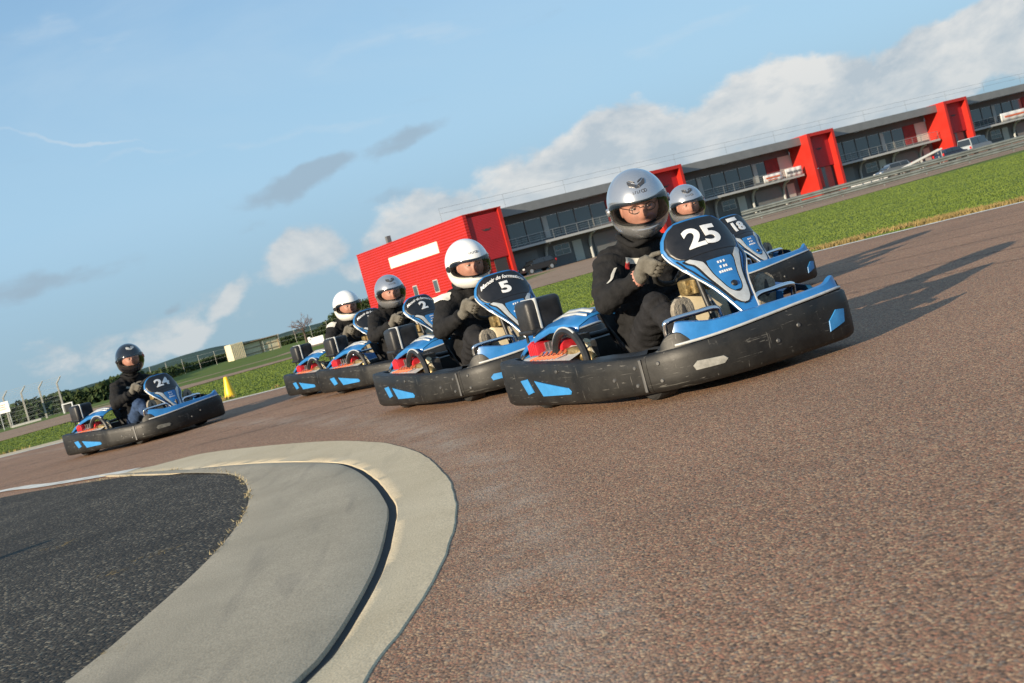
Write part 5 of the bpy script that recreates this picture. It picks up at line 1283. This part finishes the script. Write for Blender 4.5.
def shoe_meshes(s):
    # foot upright on the pedal, sole facing forward; local sheet (w across, l along) then placed
    heel, toe = Vector((.372, s * .205, .150)), Vector((.392, s * .225, .405)); L = (toe - heel); ln = L.length; L.normalize(); F = Vector((1, 0, -.06)).normalized(); F = (F - L * F.dot(L)).normalized(); Wd = L.cross(F).normalized()
    out = [(0, .028), (.05, .040), (.14, .044), (.30, .042), (.48, .044), (.66, .054), (.82, .055), (.93, .043), (1.0, .016)]
    bm = BM(); P = []
    for i in range(25):
        t = i / 24; w_ = 0
        for (a, b), (c_, d) in zip(out, out[1:]):
            if a <= t <= c_: q = (t - a) / (c_ - a); w_ = b + (d - b) * q
        P.append([heel + L * (t * ln) + Wd * (w_ * u) + F * o_ for u, o_ in ((-1, -.012), (-1.04, .004), (-.93, .012), (-.4, .014), (0, .014), (.4, .014), (.93, .012), (1.04, .004), (1, -.012))])
    grid(bm, P)
    for i in ():
        t = i / 24
        for u in (-.6, 0, .6):
            if .36 < t < .5: continue
            if u: continue
            w_ = [b for a, b in out if a <= t][-1]; box(bm, heel + L * (t * ln) + F * .0128, (.004, w_ * 1.5, .007), bev=.001)
    bmesh.ops.recalc_face_normals(bm, faces=bm.faces); sole = bpy.data.meshes.new('sole'); bm.to_mesh(sole); bm.free()
    bm = BM(); capsule(bm, heel + L * .035 - F * .03, heel + L * .20 - F * .020, .036, .034, 14, 5); capsule(bm, heel + L * .03 - F * .035, heel + L * .06 - F * .10, .036, .042, 14, 5); capsule(bm, heel + L * .17 - F * .016, heel + L * .235 - F * .010, .036, .026, 14, 5)
    return sole, remeshed(bm, .008, 6)
SH = {s: shoe_meshes(s) for s in (-1, 1)}
def bones(lean=0., hb=0.):
    B = []
    for s in (-1, 1):
        S, E, W = Vector((-.215 + hb, s * .178 + lean, .605)), Vector((-.125, s * .292, .452)), wrist(s)
        B += [('arm', S, E, .076, .062), ('arm', E, W - (W - E) * .10, .061, .045), ('torso', Vector((-.255 + hb * .6, s * .070 + lean * .7, .50)), Vector((-.225 + hb, s * .120 + lean, .605)), .115, .088), ('torso', Vector((-.27, s * .06, .20)), Vector((-.255 + hb * .6, s * .06 + lean * .7, .50)), .112, .112)]
        H, K, A = Vector((-.25, s * .085, .17)), Vector((.135, s * .190, .385)), Vector((.318, s * .208, .225))
        B += [('leg', H, K, .092, .065), ('leg', K, A, .062, .046)]
        B += [('torso', Vector((-.225 + hb, s * .120 + lean, .610)), Vector((-.20 + hb, lean, .68)), .075, .062)]
    B += [('torso', Vector((-.22 + hb, lean, .60)), Vector((-.165 + hb, lean * 1.1, .745)), .088, .072)]
    return B
def segdist(p, a, b):
    d = b - a; t = max(0, min(1, (p - a).dot(d) / d.length_squared)); return (p - a - d * t).length, t
def patch(body, tree, o, d, up, w_, h_, m, name, off=.003, shape=None, n=8):
    d = Vector(d).normalized(); rt = d.cross(Vector(up)).normalized(); u_ = rt.cross(d).normalized(); bm = BM(); P = []; ok = True
    for i in range(n + 1):
        row = []
        for j in range(n + 1):
            u, v = -1 + 2 * i / n, -1 + 2 * j / n
            if shape: u, v = shape(u, v)
            h = tree.ray_cast(Vector(o) + rt * u * w_ + u_ * v * h_, d)
            if h[0] is None: ok = False; break
            row.append(h[0] - d * off + h[1] * off)
        if not ok: break
        P.append(row)
    if not ok: bm.free(); return None
    grid(bm, P); return obj(name, bm, m, body)
def make_person(loc, rz, label, helmet, yaw, pitch_, trousers=m_suit2, lean=0., hb=0., hoff=(0, 0, 0), emblem=True, visor=m_visor, spect=False, seed=0, bare_wrist=False):
    pr = empty('person', loc, rz, label, 'person', 'kart drivers')
    B = bones(lean, hb); bm = BM()
    for k, a, b, r0, r1 in B: capsule(bm, a, b, r0, r1, 16, 6)
    me = remeshed(bm, .0115, 9)
    nv = len(me.vertices)
    for v in me.vertices:                     # cloth folds: waves that run round the limbs, strongest at the joints
        p = v.co; best = min(((segdist(p, a, b), (k, a, b)) for k, a, b, _, _ in B), key=lambda q: q[0][0]); (dd, t), (k, a, b) = best
        ax = (b - a).normalized(); s_ = (p - a).dot(ax); q = Vector((p.x * 5 + seed, p.y * 5, p.z * 5)); amp = .0125 if k != 'torso' else .011
        j = 1 - min(t, 1 - t) * 1.4
        v.co = p + v.normal * (amp * (.4 + .8 * j) * math.sin(s_ * 95 + 5 * noise.noise(q) + seed) * (noise.noise(q * 1.7) * .8 + .3) + .009 * noise.noise(q * 2.3) + .004 * noise.noise(q * 6.1))
    bm = BM(); bm.from_mesh(me); bpy.data.meshes.remove(me)
    for f in bm.faces:
        c_ = f.calc_center_median(); k = min((segdist(c_, a, b)[0] - r0 * .6, k) for k, a, b, r0, _ in B)[1]; f.material_index = 1 if k == 'leg' and c_.x > -.20 else 0
        if bare_wrist and min((c_ - wrist(s)).length for s in (-1, 1)) < .040 : f.material_index = 2
        f.smooth = True
    tree = BVHTree.FromBMesh(bm)
    hc = Vector((-.115 + hb, lean * 1.15, .862)) + Vector(hoff); T = Matrix.Translation(hc) @ Matrix.Rotation(yaw, 4, 'Z') @ Matrix.Rotation(pitch_, 4, 'Y')
    hb_ = head_bmesh(T @ Matrix.Translation((.036, 0, -.014)) @ Matrix.Scale(1.12, 4)); tmp = bpy.data.meshes.new('t'); hb_.to_mesh(tmp); hb_.free(); bm.from_mesh(tmp)
    me = bpy.data.meshes.new('body'); bm.to_mesh(me); bm.free()
    body = link('body', me, pr, [m_suit, trousers, m_skin, m_lip, m_brow, m_eyew, m_eyed], False)
    me.polygons.foreach_set('use_smooth', [True] * len(me.polygons))
    shell, gas, vis, hin, chin, emb, let = HM
    hme = shell.copy(); h = link('helmet', hme, pr, [helmet, m_lining], True); h.matrix_local = T; solid(h, .022, -1, 1)
    link('gasket', gas.copy(), h, m_gasket); link('visor', vis.copy(), h, visor); link('visor_hinge', hin.copy(), h, helmet if helmet is not m_hwhite else m_gasket); link('chin_vent', chin.copy(), h, helmet)
    if emblem == 'full': link('brow_emblem', emb.copy(), h, m_emblem, False); link('brow_lettering', let.copy(), h, m_emblem, False)
    elif emblem == 'text': link('brow_lettering', let.copy(), h, m_emblem, False)
    elif emblem == 'light': link('brow_emblem', emb.copy(), h, m_silver, False)
    if spect:
        bm = BM(); Ts = T @ Matrix.Translation((.036, 0, -.014)) @ Matrix.Scale(1.12, 4); lens = BM()
        for s in (-1, 1):
            ring = [Vector((.1005 - .010 * abs(math.cos(t) * .021 + .032) / .05, s * (.032 + .0235 * math.cos(t)), .010 + .0165 * math.sin(t) - .002)) for t in [2 * math.pi * i / 20 for i in range(20)]]
            tube(bm, ring, .0017, 6, closed=True); tube(bm, [Vector((.092, s * .055, .014)), Vector((.02, s * .080, .014))], .0018, 6); lens.faces.new([lens.verts.new(p) for p in ring])
        tube(bm, [Vector((.100, -.009, .012)), Vector((.106, 0, .015)), Vector((.100, .009, .012))], .0017, 6)
        bmesh.ops.transform(bm, matrix=Ts, verts=bm.verts); sp = obj('spectacles', bm, m_spec, pr); bmesh.ops.transform(lens, matrix=Ts, verts=lens.verts); obj('lens', lens, m_spare, sp, False)
    bm = BM(); cc_ = Vector((-.178 + hb, lean, .705)); ring = []
    for i in range(28):
        t = 2 * math.pi * i / 28; ring.append(cc_ + Vector((.092 * math.cos(t), .098 * math.sin(t), -.030 * math.cos(t) + .012 * math.sin(3 * t + seed) + .01 * noise.noise(Vector((i * .4, seed, 0))))))
    tube(bm, ring, [.014 + .004 * noise.noise(Vector((i * .7, seed, 3))) for i in range(28)], 10, closed=True); obj('collar', bm, m_suit, pr)
    for s in (-1, 1):
        link('glove', GL[s].copy(), pr, m_glove); so_ = link('shoe', SH[s][1].copy(), pr, m_shoe); link('sole', SH[s][0].copy(), so_, m_sole)
    return pr, body, tree
# ------------------------------------------------------------------ karts and drivers in place
KP = {'25': ((.785, 5.79), -66), '18': ((1.70, 9.93), -53), '5': ((-.10, 8.05), -65), '2': ((-.92, 11.75), -51), 'w': ((-1.50, 12.95), -56), '24': ((-3.86, 13.15), -41)}
KL = {'25': 'blue and black go-kart numbered 25 on its plate, leading the field', '18': 'blue and black go-kart numbered 18, farther right behind the leading kart',
      '5': 'blue and black go-kart numbered 5, close behind the leader', '2': 'blue and black go-kart with a 2 on its plate, just behind kart 5',
      'w': 'blue and black go-kart at the back of the bunch, its plate half hidden', '24': 'blue and black go-kart numbered 24, trailing alone on the left'}
KF = {'25': 'kart of the driver in spectacles'}
proto = make_kart(); karts = {}
for i, key in enumerate(KP):
    o = proto if i == 0 else copy_tree(proto)
    karts[key] = o
for c_ in kids(karts['18']):
    if c_.name.split('.')[0] in ('steering_fairing', 'number_plate', 'back_rim'): c_.location.z = -.035
for c_ in kids(karts['24']):                # this kart's fairing sits lower on its struts
    if c_.name.split('.')[0] in ('steering_fairing', 'number_plate', 'back_rim'): c_.location.z = -.085
for key, (p, a) in KP.items():
    o = karts[key]; o.location = (p[0], p[1], .006); o.rotation_euler = (0, 0, R(a)); o['label'] = KL[key]
number_on(karts['25'], '25', .128); number_on(karts['18'], '18', .105, None, True); number_on(karts['5'], '5', .105, 'Manoir de formation'); number_on(karts['2'], '2', .105, 'Manoir de formation'); number_on(karts['24'], '24', .115); number_on(karts['w'], '7', .100, 'Manoir de formation')
def drv(key, label, *a, **k):
    p, ang = KP[key]; return make_person((p[0], p[1], .006), R(ang), label, *a, **k)
P25, b25, t25 = drv('25', 'driver in silver helmet, spectacles and black jacket steering kart 25', m_hsil, R(-24), R(13), spect=True, emblem='full', seed=1, bare_wrist=True)
patch(b25, t25, (.6, -.085, .60), (-1, 0, 0), (0, .25, 1), .045, .014, m_patch, 'chest_logo'); patch(b25, t25, (.6, -.125, .585), (-1, 0, 0), (0, .25, 1), .012, .016, m_redp, 'chest_logo')
patch(b25, t25, (.2, -.7, .56), (-.55, .83, 0), (0, 0, 1), .010, .030, m_patch, 'sleeve_mark', shape=lambda u, v: (u * .45 + .9 * v * abs(v), v))
for c_ in kids([x for x in kids(karts['25']) if x.name.startswith('front_bumper')][0]):   # worn-off mark on the leader's nose
    if c_.name.startswith('blue_mark'):
        xs_ = sum(v.co.y for v in c_.data.vertices) / len(c_.data.vertices)
        if xs_ < 0:
            c_.material_slots[0].link = 'OBJECT'; c_.material_slots[0].material = mat('worn_mark', (.17, .17, .155), .55, col2=(.34, .33, .30), vscale=22); c_.name = 'worn_mark'
fb_ = [x for x in kids(karts['24']) if x.name.startswith('front_bumper')][0]
for c_ in kids(fb_):
    if c_.name.startswith('blue_mark'):
        if sum(v.co.y for v in c_.data.vertices) < 0: c_.material_slots[0].link = 'OBJECT'; c_.material_slots[0].material = mat('faint_mark', (.10, .10, .09), .6, var=.5, vscale=30); c_.name = 'worn_mark'
        else: bpy.data.objects.remove(c_)
P18, b18, t18 = drv('18', 'driver in silver helmet with clear visor steering kart 18', m_hsil, R(-32), R(6), emblem='full', seed=2)
P5, b5, t5 = drv('5', 'driver in white helmet and black jacket with one pale shoulder patch, steering kart 5', m_hwhite, R(-5), R(8), emblem='text', seed=3, hoff=(0, 0, -.03))
P2, b2, t2 = drv('2', 'driver in small silver helmet and black jacket, between the two white helmets', m_hsil, R(-21), R(5), emblem='full', seed=4, hoff=(0, 0, -.035))
PW_, bw, tw = drv('w', 'driver in white helmet with two pale shoulder patches, farthest back in the bunch', m_hwhite, R(-10), R(6), emblem='none', seed=5, visor=m_visor, hoff=(0, 0, -.045))
P24, b24, t24 = drv('24', 'driver in black helmet, black hoodie and blue jeans steering kart 24', m_hblack, R(-18), R(5), trousers=m_jeans, emblem='light', seed=6, hoff=(0, 0, .015))
for b_, t_ in ((b5, t5), (bw, tw)):
    patch(b_, t_, (.03, -.62, 1.02), (-.38, .70, -.60), (0, 0, 1), .052, .036, m_patch, 'shoulder_patch')
patch(bw, tw, (.03, .62, 1.02), (-.38, -.70, -.60), (0, 0, 1), .045, .03, m_patch, 'shoulder_patch')
patch(b2, t2, (.6, -.08, .55), (-1, 0, 0), (0, 0, 1), .012, .014, m_redp, 'chest_logo')
patch(b24, t24, (.6, -.09, .58), (-1, 0, 0), (0, .3, 1), .03, .010, m_patch, 'chest_logo')
